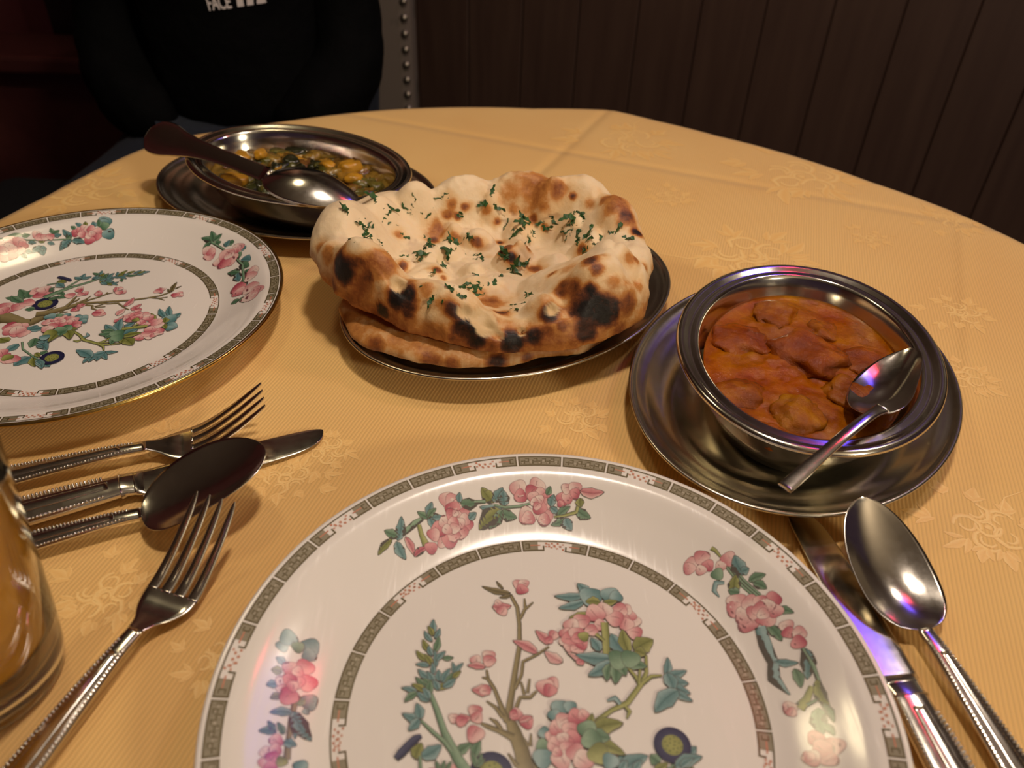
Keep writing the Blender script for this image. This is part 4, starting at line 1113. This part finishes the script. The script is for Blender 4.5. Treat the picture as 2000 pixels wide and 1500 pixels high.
M['potato'] = simple('turmeric_potato', (.46, .22, .014), .35, var=.2, nscale=120, coat=.3, bmp=.3)
for i, (px, py, R, lab) in enumerate([(472, 306, .0075, 'yellow potato chunk at the back left of the vegetable curry'), (458, 352, .0095, 'long yellow potato chunk left of the serving spoon bowl'), (683, 326, .0085, 'yellow potato chunk at the right end of the vegetable curry'), (508, 300, .006, 'small yellow potato chunk behind the spoon handle'), (640, 322, .006, 'small yellow potato chunk above the spoon bowl'), (690, 348, .0065, 'lower yellow potato chunk at the right end of the vegetable curry')]):
    P = table_point(px, py, .033); v, f, c = lump((P.x, P.y, .0325), R, i*2.9, .7, .25, (1, 1, 1), 10, 1.4, i*.9+2)
    tag(mesh('potato_chunk', v, f, M['potato']), lab, 'potato', 'yellow potato chunks in the vegetable curry')

# ------------------------------------------------------------------ naan objects
def bread_mat():
    m, nt, b = nodes('baked_naan'); b.inputs['Roughness'].default_value = .52; b.inputs['Specular IOR Level'].default_value = .35
    b.inputs['Subsurface Weight'].default_value = .08; b.inputs['Subsurface Scale'].default_value = .004; b.inputs['Subsurface Radius'].default_value = (1, .5, .25)
    a = N(nt, 'ShaderNodeVertexColor'); a.layer_name = 'col'; sp = N(nt, 'ShaderNodeSeparateColor'); link(nt, a.outputs[0], sp.inputs[0])
    n1 = noisetex(nt, 110, 6, .65); n2 = noisetex(nt, 420, 4, .6)
    amp = math_(nt, 'MULTIPLY', math_(nt, 'SUBTRACT', n1.outputs['Fac'], .5), math_(nt, 'ADD', math_(nt, 'MULTIPLY', sp.outputs[0], 1.0), .10))
    amp2 = math_(nt, 'MULTIPLY', math_(nt, 'SUBTRACT', n2.outputs['Fac'], .5), math_(nt, 'ADD', math_(nt, 'MULTIPLY', sp.outputs[0], .35), .05))
    t = math_(nt, 'ADD', math_(nt, 'ADD', sp.outputs[0], amp), amp2)
    r = ramp(nt, t, [(0., (.80, .62, .40)), (.14, (.74, .50, .26)), (.30, (.52, .22, .055)), (.48, (.28, .085, .020)), (.68, (.075, .022, .010)), (.90, (.012, .008, .007))])
    mx = N(nt, 'ShaderNodeMix'); mx.data_type = 'RGBA'; link(nt, sp.outputs[1], mx.inputs[0]); link(nt, r.outputs[0], mx.inputs[6]); mx.inputs[7].default_value = (.66, .46, .24, 1)
    link(nt, mx.outputs[2], b.inputs['Base Color']); bump(nt, b, math_(nt, 'ADD', n1.outputs['Fac'], math_(nt, 'MULTIPLY', n2.outputs['Fac'], .5)), .35, .0012); return m
M['bread'] = bread_mat()
def bread_cols(v, spots, pales, side_z, front_toast):
    V = np.array(v); T = np.zeros(len(V)); Pq = np.zeros(len(V))
    nz = np.array([noise.noise(Vector(p)*55)*.5+noise.noise(Vector(p)*120)*.35+noise.noise(Vector(p)*240)*.15 for p in v])
    cx, cy = NAAN_C; ang = np.arctan2(V[:, 1]-cy, V[:, 0]-cx)
    edge = front_toast(V, ang)
    T = np.clip(edge+nz*.22*(edge > .02), 0, .55)
    for x, y, z, r, lv in spots:
        d = np.sqrt(((V-np.array([x, y, z]))**2).sum(1))/(r*1.0); d = d*(1+nz*.95)
        k = np.clip(1.25-d, 0, 1); k = k*k*(3-2*k)
        T = np.maximum(T, k*lv); halo = np.clip(1.75-d, 0, 1); T = np.maximum(T, .34*halo*min(1, lv+.1))
    for x, y, z, r in pales:
        d = np.sqrt(((V-np.array([x, y, z]))**2).sum(1))/r*(1+nz*.9); k = np.clip((1.05-d)*6, 0, 1); Pq = np.maximum(Pq, k)
    return [(t, p, 0, 1) for t, p in zip(T, Pq)]
v, f = naan_verts()
# torn blisters sink a little
V = np.array(v)
for x, y, z, r in PALES:
    d = np.sqrt(((V-np.array([x, y, z]))**2).sum(1))/r; k = np.clip(1.1-d, 0, 1); k = k*k*(3-2*k); V[:, 2] -= .0028*k; V[:, 1] += .0022*k
v = [tuple(p) for p in V]; NAANV, NAANF = v, f
def toast(V, ang):
    # the bulging outer flank browned in the oven: strongest to the front and the back right
    cx, cy = NAAN_C; r = np.hypot(V[:, 0]-cx, V[:, 1]-cy)
    fl = np.clip((.058-V[:, 2])/.02, 0, 1)*np.clip((r-.078)/.012, 0, 1)
    w_ = .16+.20*np.clip(np.cos(ang+pi/2+.9), 0, 1)+.12*np.clip(np.cos(ang+pi/2-.7), 0, 1)
    return fl*w_*1.15
t = tag(empty('naan_bread', (NAAN_C[0], NAAN_C[1], .02)), 'blistered, charred naan sprinkled with coriander, on top of the other naan', 'naan')
mesh('bread', v, [tuple(q) for q in f], M['bread'], t, True, bread_cols(v, SPOTS, PALES, 0, toast))
# lower naan: flatter, browner underside showing
v = []; nth_ = 200; rows = 40; low = [(-.1107,.4174),(-.095,.3901),(-.0652,.3763),(-.0369,.3700),(-.0126,.3714),(.0149,.382),(.0431,.392),(.070,.42),(.085,.47),(.07,.52),(.03,.54),(-.03,.54),(-.08,.52),(-.112,.47)]
lr = [(math.degrees(atan2(y-NAAN_C[1], x-NAAN_C[0])), hypot(x-NAAN_C[0], y-NAAN_C[1])) for x, y in low]
for i in range(rows):
    for k in range(nth_):
        th = 2*pi*k/nth_; a = math.degrees(th); a = a-360 if a > 180 else a; R = ang_interp(lr, a)*(1+.02*fbm((cos(th)*2, sin(th)*2, 7), 2))
        q = i/(rows-1)
        if q < .4: rho = .01+.85*q/.4; z = .0255
        elif q < .62: s = (q-.4)/.22*pi/2; rho = .86+.14*sin(s); z = .0185+.0070*cos(s)
        else: s = (q-.62)/.38*pi/2; rho = 1-.45*(1-cos(s)); z = .0185-.0075*sin(s)
        x, y = NAAN_C[0]+R*rho*cos(th), NAAN_C[1]+R*rho*sin(th); z += .0016*fbm((x, y, z), 60, 3)*(1 if q > .3 else .3)
        hh = hypot(x+.0023, y-.4656)/.105
        v.append((x, y, z))
f = grid_faces(rows, nth_, True)+[tuple(reversed(range(nth_))), tuple(range((rows-1)*nth_, rows*nth_))]
t = tag(empty('naan_bread', (NAAN_C[0], NAAN_C[1], .008)), 'flatter brown naan lying underneath, on the oval platter', 'naan')
sp2 = [(-.085, .384, .02, .01, .5), (-.05, .373, .022, .008, .55), (-.01, .3715, .022, .007, .75), (.01, .378, .02, .006, .6), (-.105, .405, .028, .008, .55), (-.035, .370, .02, .006, .5), (.035, .39, .024, .007, .4)]
mesh('bread', v, f, M['bread'], t, True, bread_cols(v, sp2, [], 0, lambda V, ang: .27+0*ang))
# coriander
M['herb'] = simple('chopped_coriander', (.020, .075, .014), .5, var=.45, nscale=400)
hm = []; rnd = random.Random(11)
from mathutils.bvhtree import BVHTree
tree = BVHTree.FromPolygons(NAANV, NAANF)
for k in range(6):
    mb = MB(); n_ = (1, 2, 3, 2, 1, 4)[k]
    for j in range(n_):
        a = j*1.9+rnd.random(); L = rnd.uniform(.0035, .0075); x = y = 0
        w0_ = rnd.uniform(.0008, .0013); vv = []
        for i in range(9):
            jag = .6+.8*(i % 2); ww = w0_*jag*(1.15-i/9)
            vv += [(x-sin(a)*ww, y+cos(a)*ww, .0003+.0004*sin(i)), (x+sin(a)*ww, y-cos(a)*ww, .0002+.0004*cos(i*1.3))]
            x += L/8*cos(a); y += L/8*sin(a); a += rnd.uniform(-.6, .6)
        vv2 = vv+[(p[0], p[1], p[2]+.00025) for p in vv]; n0 = len(vv)
        ff = []
        for i in range(8):
            q = 2*i; ff += [(q, q+1, q+3, q+2), (n0+q, n0+q+2, n0+q+3, n0+q+1), (q, q+2, n0+q+2, n0+q), (q+1, n0+q+1, n0+q+3, q+3)]
        mb.add(vv2, ff)
    hm.append(mb)
hmesh = []; H2 = []
for x, y, z in HERBS:
    H2.append((x, y, z)); 
    if rnd.random() < .5: H2.append((x+rnd.uniform(-.005, .005), y+rnd.uniform(-.004, .004), z))
for i, (x, y, z) in enumerate(H2):
    k = i % 6
    if i < 6: o = hm[k].build('coriander_leaf', M['herb'], None, False); hmesh.append(o.data)
    else: o = bpy.data.objects.new('coriander_leaf', hmesh[k]); C.objects.link(o)
    hit, nn, _, _ = tree.ray_cast(Vector((x, y, .2)), Vector((0, 0, -1)))
    if hit is None: hit, nn = Vector((x, y, z)), Vector((0, 0, 1))
    o.location = hit+nn*.0001; s_ = rnd.uniform(1.3, 2.3); o.scale = (s_, s_, s_)
    o.rotation_euler = (nn.to_track_quat('Z', 'Y') @ Vector((0, 0, 1)).rotation_difference(Vector((0, 0, 1))) @ Matrix.Rotation(rnd.random()*6.28, 3, 'Z').to_quaternion()).to_euler()
    where = 'left crest' if x < -.085 else 'back rim' if y > .500 else 'right slope' if x > .020 else 'front slope' if y < .425 else 'hollow middle'
    tag(o, 'chopped green coriander on the %s of the top naan' % where, 'coriander', 'coriander on the %s of the naan' % where)

# ------------------------------------------------------------------ cutlery
def loft(stations, o, az, roll=0., nw=8, lat_ax=None):
    """stations: s, lateral, z, half width, thickness, dish"""
    ca, sa = cos(az), sin(az); v = []; n = 2*nw
    for s, lat, z, hw, th, dish in stations:
        ring = [(-cos(pi*j/nw), 1) for j in range(nw+1)]+[(cos(pi*j/nw), -1) for j in range(1, nw)]
        for u, side in ring:
            e = sqrt(max(0, 1-u*u)); y = u*hw; zz = dish*u*u+side*th*.5*(e**.6)
            y2 = y*cos(roll)-zz*sin(roll); z2 = y*sin(roll)+zz*cos(roll)
            v.append((o[0]+s*ca-(lat+y2)*sa, o[1]+s*sa+(lat+y2)*ca, z+z2))
    m = len(stations); f = grid_faces(m, n, True); f += [tuple(range(n)), tuple(reversed(range((m-1)*n, m*n)))]
    return v, [tuple(reversed(q)) for q in f]
def smooth_st(st, k=5):
    out = []
    for i in range(len(st)-1):
        p0, p1, p2, p3 = st[max(0, i-1)], st[i], st[i+1], st[min(len(st)-1, i+2)]
        for j in range(k):
            t = j/k; out.append(tuple(.5*((2*b)+(-a+c)*t+(2*a-5*b+4*c-d)*t*t+(-a+3*b-3*c+d)*t**3) for a, b, c, d in zip(p0, p1, p2, p3)))
    out.append(st[-1]); return out
def piece(name, st, o, az, par, roll=0., k=5, mat=None):
    v, f = loft(smooth_st(st, k), o, az, roll); return mesh(name, v, f, mat or M['chrome'], par, True)
def beads(st, o, az, par, s0, s1, step=.0016, r=.00062):
    mb = MB(); s = s0; ST = smooth_st(st, 8)
    while s < s1:
        for i in range(len(ST)-1):
            if ST[i][0] <= s <= ST[i+1][0]:
                t = (s-ST[i][0])/(ST[i+1][0]-ST[i][0]); q = [a+(b-a)*t for a, b in zip(ST[i], ST[i+1])]; break
        else: s += step; continue
        for sd in (-1, 1):
            lat = sd*(q[3]-.0011); X = o[0]+s*cos(az)-lat*sin(az); Y = o[1]+s*sin(az)+lat*cos(az); Z = q[2]+q[4]*.5*(1-.75*.75)**.3+.0001
            v = [(X+r, Y, Z), (X, Y+r, Z), (X-r, Y, Z), (X, Y-r, Z), (X, Y, Z+r), (X+r*.7, Y+r*.7, Z-r*.2)]
            vv, ff = [], []
            for i, zz in enumerate((-.4, .3, .8)):
                rr = r*sqrt(1-zz*zz)
                for k in range(6): vv.append((X+rr*cos(k*pi/3), Y+rr*sin(k*pi/3), Z+zz*r))
            ff = grid_faces(3, 6, True)+[(12, 13, 14, 15, 16, 17)]; mb.add(vv, ff)
        s += step
    ob = mb.build('beading', M['chrome'], par); ob['kind'] = 'stuff'; return ob
HANDLE = [(-.135, 0, .0030, .0105, .0034, 0), (-.125, 0, .0032, .0112, .0036, 0), (-.10, 0, .0040, .0095, .0036, 0), (-.06, 0, .0062, .0070, .0036, 0), (-.03, 0, .0078, .0052, .0036, 0), (-.012, 0, .0086, .0040, .0034, 0), (0, 0, .0082, .0036, .0030, 0)]
def ridge(o, az, par, hs=HANDLE, h=.0008):
    st = [(s, 0, z+th*.5-.0002, max(.0008, hw*.42), .0016, 0) for s, _, z, hw, th, _d in hs[1:-1]]
    return piece('handle_ridge', st, o, az, par)
def fork(label, o, az, L=.064, tipz=.028, grp='beaded steel forks'):
    t = tag(empty('dinner_fork', (o[0], o[1], 0)), label, 'fork', grp); k = L/.064
    h_ = piece('handle', HANDLE, o, az, t); beads(HANDLE, o, az, h_, -.12, -.006); ridge(o, az, h_)
    hz = [(0, .0082), (.006, .0062), (.012, .0044), (.018, .0036), (.024, .0042)]
    hw = [.0036, .0058, .0100, .0126, .0133]
    piece('head', [(s*k, 0, z, w_, .0020, .0006) for (s, z), w_ in zip(hz, hw)], o, az, t)
    for j in (-1.5, -.5, .5, 1.5):
        st = []
        for q in (0, .15, .35, .6, .8, .95, 1.):
            s = .0225+(.064-.0225)*q; z = .0040+(tipz-.0040)*(q**1.35); lat = j*(.0069+.0001*q)*(1-.04*q)
            st.append((s*k, lat, z+.0002, .0029*(1-.52*q) if q < .95 else (.0011 if q < 1 else .0004), .0022*(1-.3*q), 0))
        piece('tine', st, o, az, t, k=4)
    return t
def spoon(label, o, az, bowl_, handle=HANDLE, roll=0., grp='beaded steel spoons', bead=True, mat=None, name='table_spoon'):
    t = tag(empty(name, (o[0], o[1], 0)), label, 'spoon', grp)
    h_ = piece('handle', handle, o, az, t, mat=mat)
    if bead: beads(handle, o, az, h_, -.12, -.006); ridge(o, az, h_)
    piece('bowl', bowl_, o, az, t, roll, 7, mat); return t
def sbowl(L, hw, z0, z1, depth, th=.0012, mid=0.):
    st = []
    for i in range(19):
        q = (1-cos(pi*i/18))/2; w_ = hw*max(0, 1-abs(2*q**.82-1)**2.3)**.52; w_ = max(w_, .0036*(1-q) if q < .3 else .0006)
        d = depth*sin(pi*q)**.8 if 0 < q < 1 else 0
        zr = z0+(z1-z0)*q**1.6+mid*sin(pi*q); st.append((q*L, 0, zr-d, w_, th, d*.98))
    return st
fork('steel fork beside the gilt-rimmed plate, above the knife', (-.1935, .3010), radians(21.5), .064, .028)
fork('steel fork with raised tines just left of the nearest plate', (-.1530, .1894), radians(73.0), .062, .027)
KH = [(-.112, 0, .0055, .0100, .0070, 0), (-.104, 0, .0058, .0112, .0072, 0), (-.07, 0, .0058, .0100, .0070, 0), (-.03, 0, .0058, .0088, .0066, 0), (-.012, 0, .0058, .0078, .0062, 0), (-.006, 0, .0058, .0076, .0060, 0), (0, 0, .0052, .0082, .0050, 0)]
def knife(label, o, az, L=.105, grp='beaded steel knives'):
    t = tag(empty('table_knife', (o[0], o[1], 0)), label, 'knife', grp)
    h_ = piece('handle', KH, o, az, t); beads(KH, o, az, h_, -.105, -.014, .0018, .0008)
    piece('handle_ridge', [(s, 0, z+th*.5-.0004, hw*.36, .0020, 0) for s, _, z, hw, th, _d in KH[:-2]], o, az, h_)
    piece('bolster', [(-.007, 0, .0056, .0088, .0068, 0), (-.003, 0, .0052, .0072, .0050, 0), (.001, 0, .0048, .0088, .0040, 0), (.004, 0, .0045, .0096, .0020, 0)], o, az, t)
    st = []
    for q in (0, .1, .3, .5, .7, .85, .93, .98, 1.):
        hw = (.0100, .0101, .0102, .0100, .0095, .0084, .0066, .0038, .0006)[len(st)]
        st.append((.002+q*L, (.0100-hw)*.55, .0040-.0020*q, hw, .0014*(1-.5*q), 0))
    piece('blade', st, o, az, t); return t
knife('steel knife lying under the spoon at the left', (-.1895, .2765), radians(27.6), .096)
knife('steel knife between the nearest plate and the right spoon', (.1650, .1815), radians(98.2), .100)
spoon('dark steel spoon laid across the knife at the left', (-.1765, .2540), radians(23.5), sbowl(.062, .0228, .0085, .030, .0085, mid=.007))
spoon('steel spoon at the right edge with its bowl below the red curry', (.1838, .2060), radians(101.5), sbowl(.0625, .0195, .0085, .026, .0085, mid=.001))
# serving spoon in the red curry: handle over the near rim, bowl leaning on the far right wall
def at(p, q):  return radians(math.degrees(atan2(q[1]-p[1], q[0]-p[0])))
pe = table_point(1533, 952, .046); pn = table_point(1722, 802, .053); ptip = table_point(1806, 686, .0490)
az = at(pe, pn); Lh = hypot(pn.x-pe.x, pn.y-pe.y)
hs = [(-Lh, 0, .0455, .0036, .0020, 0), (-Lh*.85, 0, .0480, .0036, .0022, 0), (-Lh*.6, 0, .0520, .0030, .0024, 0), (-Lh*.4, 0, .0545, .0030, .0028, 0), (-Lh*.15, 0, .0560, .0028, .0026, 0), (0, 0, .0545, .0036, .0022, 0)]
az2 = at(pn, ptip)
t = tag(empty('serving_spoon', (pn.x, pn.y, .045)), 'steel spoon resting in the red curry with its handle over the rim', 'spoon', 'serving spoons in the curries')
piece('handle', hs, (pn.x, pn.y), az, t)
piece('bowl', sbowl(hypot(ptip.x-pn.x, ptip.y-pn.y), .0175, .0510, .0475, .0100, mid=-.003), (pn.x, pn.y), az2+.1, t, radians(-30), 7)
# big serving spoon, bowl down, across the vegetable dish
q0 = table_point(522, 343, .052); q1 = table_point(300, 262, .050); q2 = table_point(690, 378, .048)
azh = at(q1, q0); Lh = hypot(q0.x-q1.x, q0.y-q1.y)
t = tag(empty('serving_spoon', (q0.x, q0.y, .045)), 'large steel serving spoon lying bowl down across the vegetable curry', 'spoon', 'serving spoons in the curries')
piece('handle', [(-Lh-.008, 0, .0490, .0060, .0024, 0), (-Lh, 0, .0492, .0145, .0028, -.0006), (-Lh+.016, 0, .0498, .0160, .0030, -.0010), (-Lh+.036, 0, .0505, .0120, .0032, -.0008), (-Lh*.55, 0, .0520, .0080, .0034, 0), (-Lh*.3, 0, .0530, .0064, .0034, 0), (0, 0, .0525, .0065, .0030, 0)], (q0.x, q0.y), azh, t, radians(38))
az2 = at(q0, q2); L2 = hypot(q2.x-q0.x, q2.y-q0.y)+.004
st = []
for i in range(15):
    q = i/14; w_ = .0275*(sin(pi*min(1, (q+.03)/1.05)**.85))**.62; w_ = max(w_, .005*(1-q) if q < .3 else .0008); d = .013*sin(pi*q)**.8 if 0 < q < 1 else 0
    st.append((q*L2, 0, .0520-.012*q**2+d*.75, w_, .0014, -d))
piece('bowl', st, (q0.x, q0.y), az2, t, 0, 7)

# ------------------------------------------------------------------ drink
M['glass'], nt, b = nodes('clear_glass'); b.inputs['Transmission Weight'].default_value = 1; b.inputs['Roughness'].default_value = .01; b.inputs['IOR'].default_value = 1.48; b.inputs['Base Color'].default_value = (.98, .98, .96, 1)
M['drink'], nt, b = nodes('mango_drink'); b.inputs['Roughness'].default_value = .05; b.inputs['IOR'].default_value = 1.34
nz = noisetex(nt, 30, 3); r = ramp(nt, nz.outputs['Fac'], [(.3, (.62, .24, .004)), (.7, (.80, .36, .010))]); link(nt, r.outputs[0], b.inputs['Base Color'])
b.inputs['Transmission Weight'].default_value = .12; b.inputs['Subsurface Weight'].default_value = .0; b.inputs['Subsurface Scale'].default_value = .02; b.inputs['Subsurface Radius'].default_value = (1, .5, .1)
gc = (-.2075, .1705)
t = tag(empty('drinking_glass', (gc[0], gc[1], 0)), 'clear tumbler at the left edge, filled with orange drink', 'glass')
op = [(.0005, .0012), (.022, .0012), (.025, 0), (.0275, .0004), (.0292, .002), (.0300, .006), (.0325, .025), (.0360, .06), (.0400, .10), (.0425, .128), (.0422, .1295), (.0415, .1300), (.0408, .129)]
ip = [(.0385, .10), (.0342, .06), (.0310, .03), (.0280, .016), (.024, .0135), (.0005, .013)]
v, f = revolve(op+ip, 96, *gc); mesh('tumbler', v, f, M['glass'], t)
v, f = revolve([(.0005, .0132), (.0238, .0137), (.0278, .0162), (.0308, .0302), (.0340, .0602), (.0376, .095), (.0005, .095)], 96, *gc)
o = mesh('orange_drink', v, f, M['drink'], None); tag(o, 'cloudy orange drink filling the tumbler', 'drink')

# ------------------------------------------------------------------ seated person
M['jacket'] = simple('black_nylon_jacket', (.0010, .0010, .0013), .85, 0, .08, var=.3, nscale=30, bmp=.5, bd=.01)
M['jeans'] = simple('dark_navy_denim', (.010, .014, .026), .9, var=.3, nscale=200)
M['skin'] = simple('skin', (.30, .15, .10), .55, var=.06, nscale=30)
M['hair'] = simple('dark_hair', (.012, .008, .006), .6, var=.4, nscale=120)
def skin_mesh(name, pts, edges, mat, par, lv=2, root=0):
    me = bpy.data.meshes.new(name); me.from_pydata([p[:3] for p in pts], edges, []); o = bpy.data.objects.new(name, me); C.objects.link(o)
    m = o.modifiers.new('skin', 'SKIN'); m.use_smooth_shade = True
    for i, p in enumerate(pts):
        sv = me.skin_vertices[0].data[i]; sv.radius = (p[3], p[4] if len(p) > 4 else p[3]); sv.use_root = (i == root)
    sub(o, lv)
    dg = bpy.context.evaluated_depsgraph_get(); m2 = bpy.data.meshes.new_from_object(o.evaluated_get(dg)); bpy.data.objects.remove(o)
    m2.polygons.foreach_set('use_smooth', [True]*len(m2.polygons)); m2.materials.clear(); m2.materials.append(mat)
    o = bpy.data.objects.new(name, m2); C.objects.link(o)
    if par is not None: o.parent = par; o.matrix_parent_inverse = Matrix.Translation(par.location).inverted()
    return o
PX_, PY_ = -.405, 1.15
pr_ = tag(empty('person', (PX_, PY_, -.29)), 'person in a black jacket with white lettering seated beyond the table', 'person')
# bare body: one continuous figure
bp = [(PX_, PY_, -.16, .11, .09), (PX_, PY_, -.02, .10, .08), (PX_, PY_+.01, .14, .11, .08), (PX_, PY_+.02, .25, .10, .07), (PX_, PY_+.01, .34, .05), (PX_, PY_-.01, .42, .075, .085), (PX_, PY_-.015, .51, .072, .085),
      (PX_-.12, PY_+.02, .22, .045), (PX_-.165, PY_, -.02, .030), (PX_-.070, PY_-.12, -.125, .022), (PX_+.12, PY_+.02, .22, .045), (PX_+.165, PY_, -.02, .030), (PX_+.070, PY_-.12, -.125, .022),
      (PX_-.10, PY_-.05, -.19, .07), (PX_-.12, PY_-.34, -.18, .055), (PX_-.12, PY_-.36, -.60, .045), (PX_-.12, PY_-.46, -.70, .035), (PX_+.10, PY_-.05, -.19, .07), (PX_+.12, PY_-.34, -.18, .055), (PX_+.12, PY_-.36, -.60, .045), (PX_+.12, PY_-.46, -.70, .035),
      (PX_-.055, PY_-.17, -.118, .024, .016), (PX_+.055, PY_-.17, -.118, .024, .016)]
be = [(0, 1), (1, 2), (2, 3), (3, 4), (4, 5), (5, 6), (3, 7), (7, 8), (8, 9), (9, 21), (3, 10), (10, 11), (11, 12), (12, 22), (0, 13), (13, 14), (14, 15), (15, 16), (0, 17), (17, 18), (18, 19), (19, 20)]
# fingers and thumb of each hand
for hi, sg in ((21, 1), (22, -1)):
    hx, hy, hz = bp[hi][:3]
    for j, ln in enumerate((.028, .034, .032, .026)):
        ox = sg*(.022-.014*j); a = len(bp); bp += [(hx+ox, hy-.022, hz+.004, .0085), (hx+ox, hy-.022-ln*.6, hz-.004, .008), (hx+ox, hy-.022-ln, hz-.018, .007)]; be += [(hi, a), (a, a+1), (a+1, a+2)]
    a = len(bp); bp += [(hx+sg*.036, hy+.004, hz, .0095), (hx+sg*.046, hy-.022, hz-.006, .0085)]; be += [(hi, a), (a, a+1)]
skin_mesh('body', bp, be, M['skin'], pr_, 1)
jp = [(PX_, PY_, -.19, .135, .12), (PX_, PY_, -.02, .140, .12), (PX_, PY_+.01, .12, .150, .12), (PX_, PY_+.02, .245, .13, .10), (PX_, PY_+.015, .30, .075),
      (PX_-.125, PY_+.02, .22, .070), (PX_-.165, PY_, -.02, .060), (PX_-.135, PY_-.07, -.065, .054), (PX_-.080, PY_-.115, -.120, .045), (PX_+.125, PY_+.02, .22, .070), (PX_+.165, PY_, -.02, .060), (PX_+.135, PY_-.07, -.065, .054), (PX_+.080, PY_-.115, -.120, .045)]
je = [(0, 1), (1, 2), (2, 3), (3, 4), (3, 5), (5, 6), (6, 7), (7, 8), (3, 9), (9, 10), (10, 11), (11, 12)]
jk = skin_mesh('jacket', jp, je, M['jacket'], pr_, 3)
for vv in jk.data.vertices:      # cloth folds
    p = vv.co; nrm = vv.normal; k = .012*fbm((p.x*1.0, p.y, p.z*.6), 9, 3)+.004*noise.noise(Vector((p.x, p.y, p.z))*34); vv.co = p+nrm*k
skin_mesh('trousers', [(PX_, PY_, -.18, .14, .11), (PX_-.10, PY_-.05, -.19, .100, .088), (PX_-.12, PY_-.335, -.165, .080, .075), (PX_-.12, PY_-.355, -.60, .065), (PX_+.10, PY_-.05, -.19, .100, .088), (PX_+.12, PY_-.335, -.165, .080, .075), (PX_+.12, PY_-.355, -.60, .065)],
          [(0, 1), (1, 2), (2, 3), (0, 4), (4, 5), (5, 6)], M['jeans'], pr_, 2)
# face and hair (above the picture)
mb = MB()
for i in range(11):
    for k in range(24):
        th = pi*.62*i/10; ph = 2*pi*k/24; d = Vector((sin(th)*cos(ph), sin(th)*sin(ph), cos(th))); q = 1.02+.05*noise.noise(d*4)
        mb.v.append((PX_+d.x*.088*q, PY_+.012+d.y*.100*q, .50+d.z*.105*q))
mb.f = grid_faces(11, 24, True); mb.build('hair', M['hair'], pr_)
mb = MB()
for s_ in (-1, 1):
    v, f, c = lump((PX_+.030*s_, PY_-.092, .475), .011, s_, .8, .0, (1, 1, 1), 8); mesh('eye', v, f, simple('eye_white', (.5, .48, .45), .3), pr_)
mb = MB(); v, f, c = lump((PX_, PY_-.100, .448), .014, 3, 1.3, .05, (1, 1, 1), 8); mb.add(v, f); mb.build('nose', M['skin'], pr_)
for s_ in (-1, 1): v, f, c = lump((PX_+.076*s_, PY_+.005, .462), .017, 4, 1.7, .05, (1, 1, 1), 8); mesh('ear', v, f, M['skin'], pr_)

mb = MB(); v, f, c = lump((PX_, PY_-.092, .418), .010, 3, .45, .05, (1, 1, 1), 8, 2.2); mb.add(v, f); mb.build('lips', simple('lips', (.32, .11, .09), .5), pr_)
# chest lettering with the nested arcs
M['logo'] = simple('white_embroidery', (.62, .56, .56), .7, var=.1, nscale=900)
lg = empty('chest_logo_anchor'); bpy.data.objects.remove(lg)
LG = MB()
def text_mesh(txt, size, x, y):
    cu = bpy.data.curves.new('t', 'FONT'); cu.body = txt; cu.size = size; cu.extrude = .0006; cu.offset = size*.018; cu.space_character = .95
    o = bpy.data.objects.new('t', cu); C.objects.link(o); bpy.context.view_layer.update()
    me = bpy.data.meshes.new_from_object(o.evaluated_get(bpy.context.evaluated_depsgraph_get()))
    LG.add([(p.co.x*.60+x, p.co.y+y, p.co.z) for p in me.vertices], [tuple(q.vertices) for q in me.polygons]); bpy.data.objects.remove(o)
for i, wd_ in enumerate(('THE', 'NORTH', 'FACE')): text_mesh(wd_, .0215, 0 if i else 0, -.0172*i)
for r0, r1 in ((.034, .0265), (.0225, .0150), (.0110, .0005)):
    vv = []; n = 14
    for i in range(n+1):
        a = pi/2*i/n
        for r in (r0, r1):
            for z in (-.0006, .0006): vv.append((.036+.034-r*cos(a)+0, -.0345+r*sin(a), z))
    LG.add(vv, [q for i in range(n) for q in ((4*i, 4*i+4, 4*i+6, 4*i+2), (4*i+1, 4*i+3, 4*i+7, 4*i+5), (4*i, 4*i+1, 4*i+5, 4*i+4), (4*i+2, 4*i+6, 4*i+7, 4*i+3))])
bpy.context.view_layer.update()
# find the jacket surface at the chest and lay the lettering on it
def chest(px, py):
    d = (_R*((px-1000)/FOC) - _U*((py-750)/FOC) + _f).normalized(); ok, loc, nn, _ = jk.ray_cast(jk.matrix_world.inverted() @ Vector((0, 0, CAM_H)), d); return (jk.matrix_world @ loc) if ok else None
a_ = chest(408, 20); b2 = chest(452, 15)
if a_ is None or b2 is None: a_ = Vector((PX_, PY_-.13, .07)); b2 = a_+Vector((.034, 0, 0)); print('LOGO MISS')
ex_ = (b2-a_).normalized(); nrm = Vector((0, -1, .05)); ey_ = (nrm.cross(ex_)).normalized(); nz_ = ex_.cross(ey_)
k_ = 1.0
vv = []
org = a_ - ey_*(-.0345)*k_ - ey_*.000
for x, y, z in LG.v:
    p = org+ex_*(x*k_)+ey_*(y*k_); hit_ = jk.ray_cast(p-ex_*0+nz_*.10, -nz_); q = hit_[1] if hit_[0] else p
    vv.append(tuple(q+nz_*(.0018+z)))
o = mesh('chest_lettering', vv, LG.f, M['logo'], jk, False); o['label'] = 'white lettering and quarter arcs on the chest'
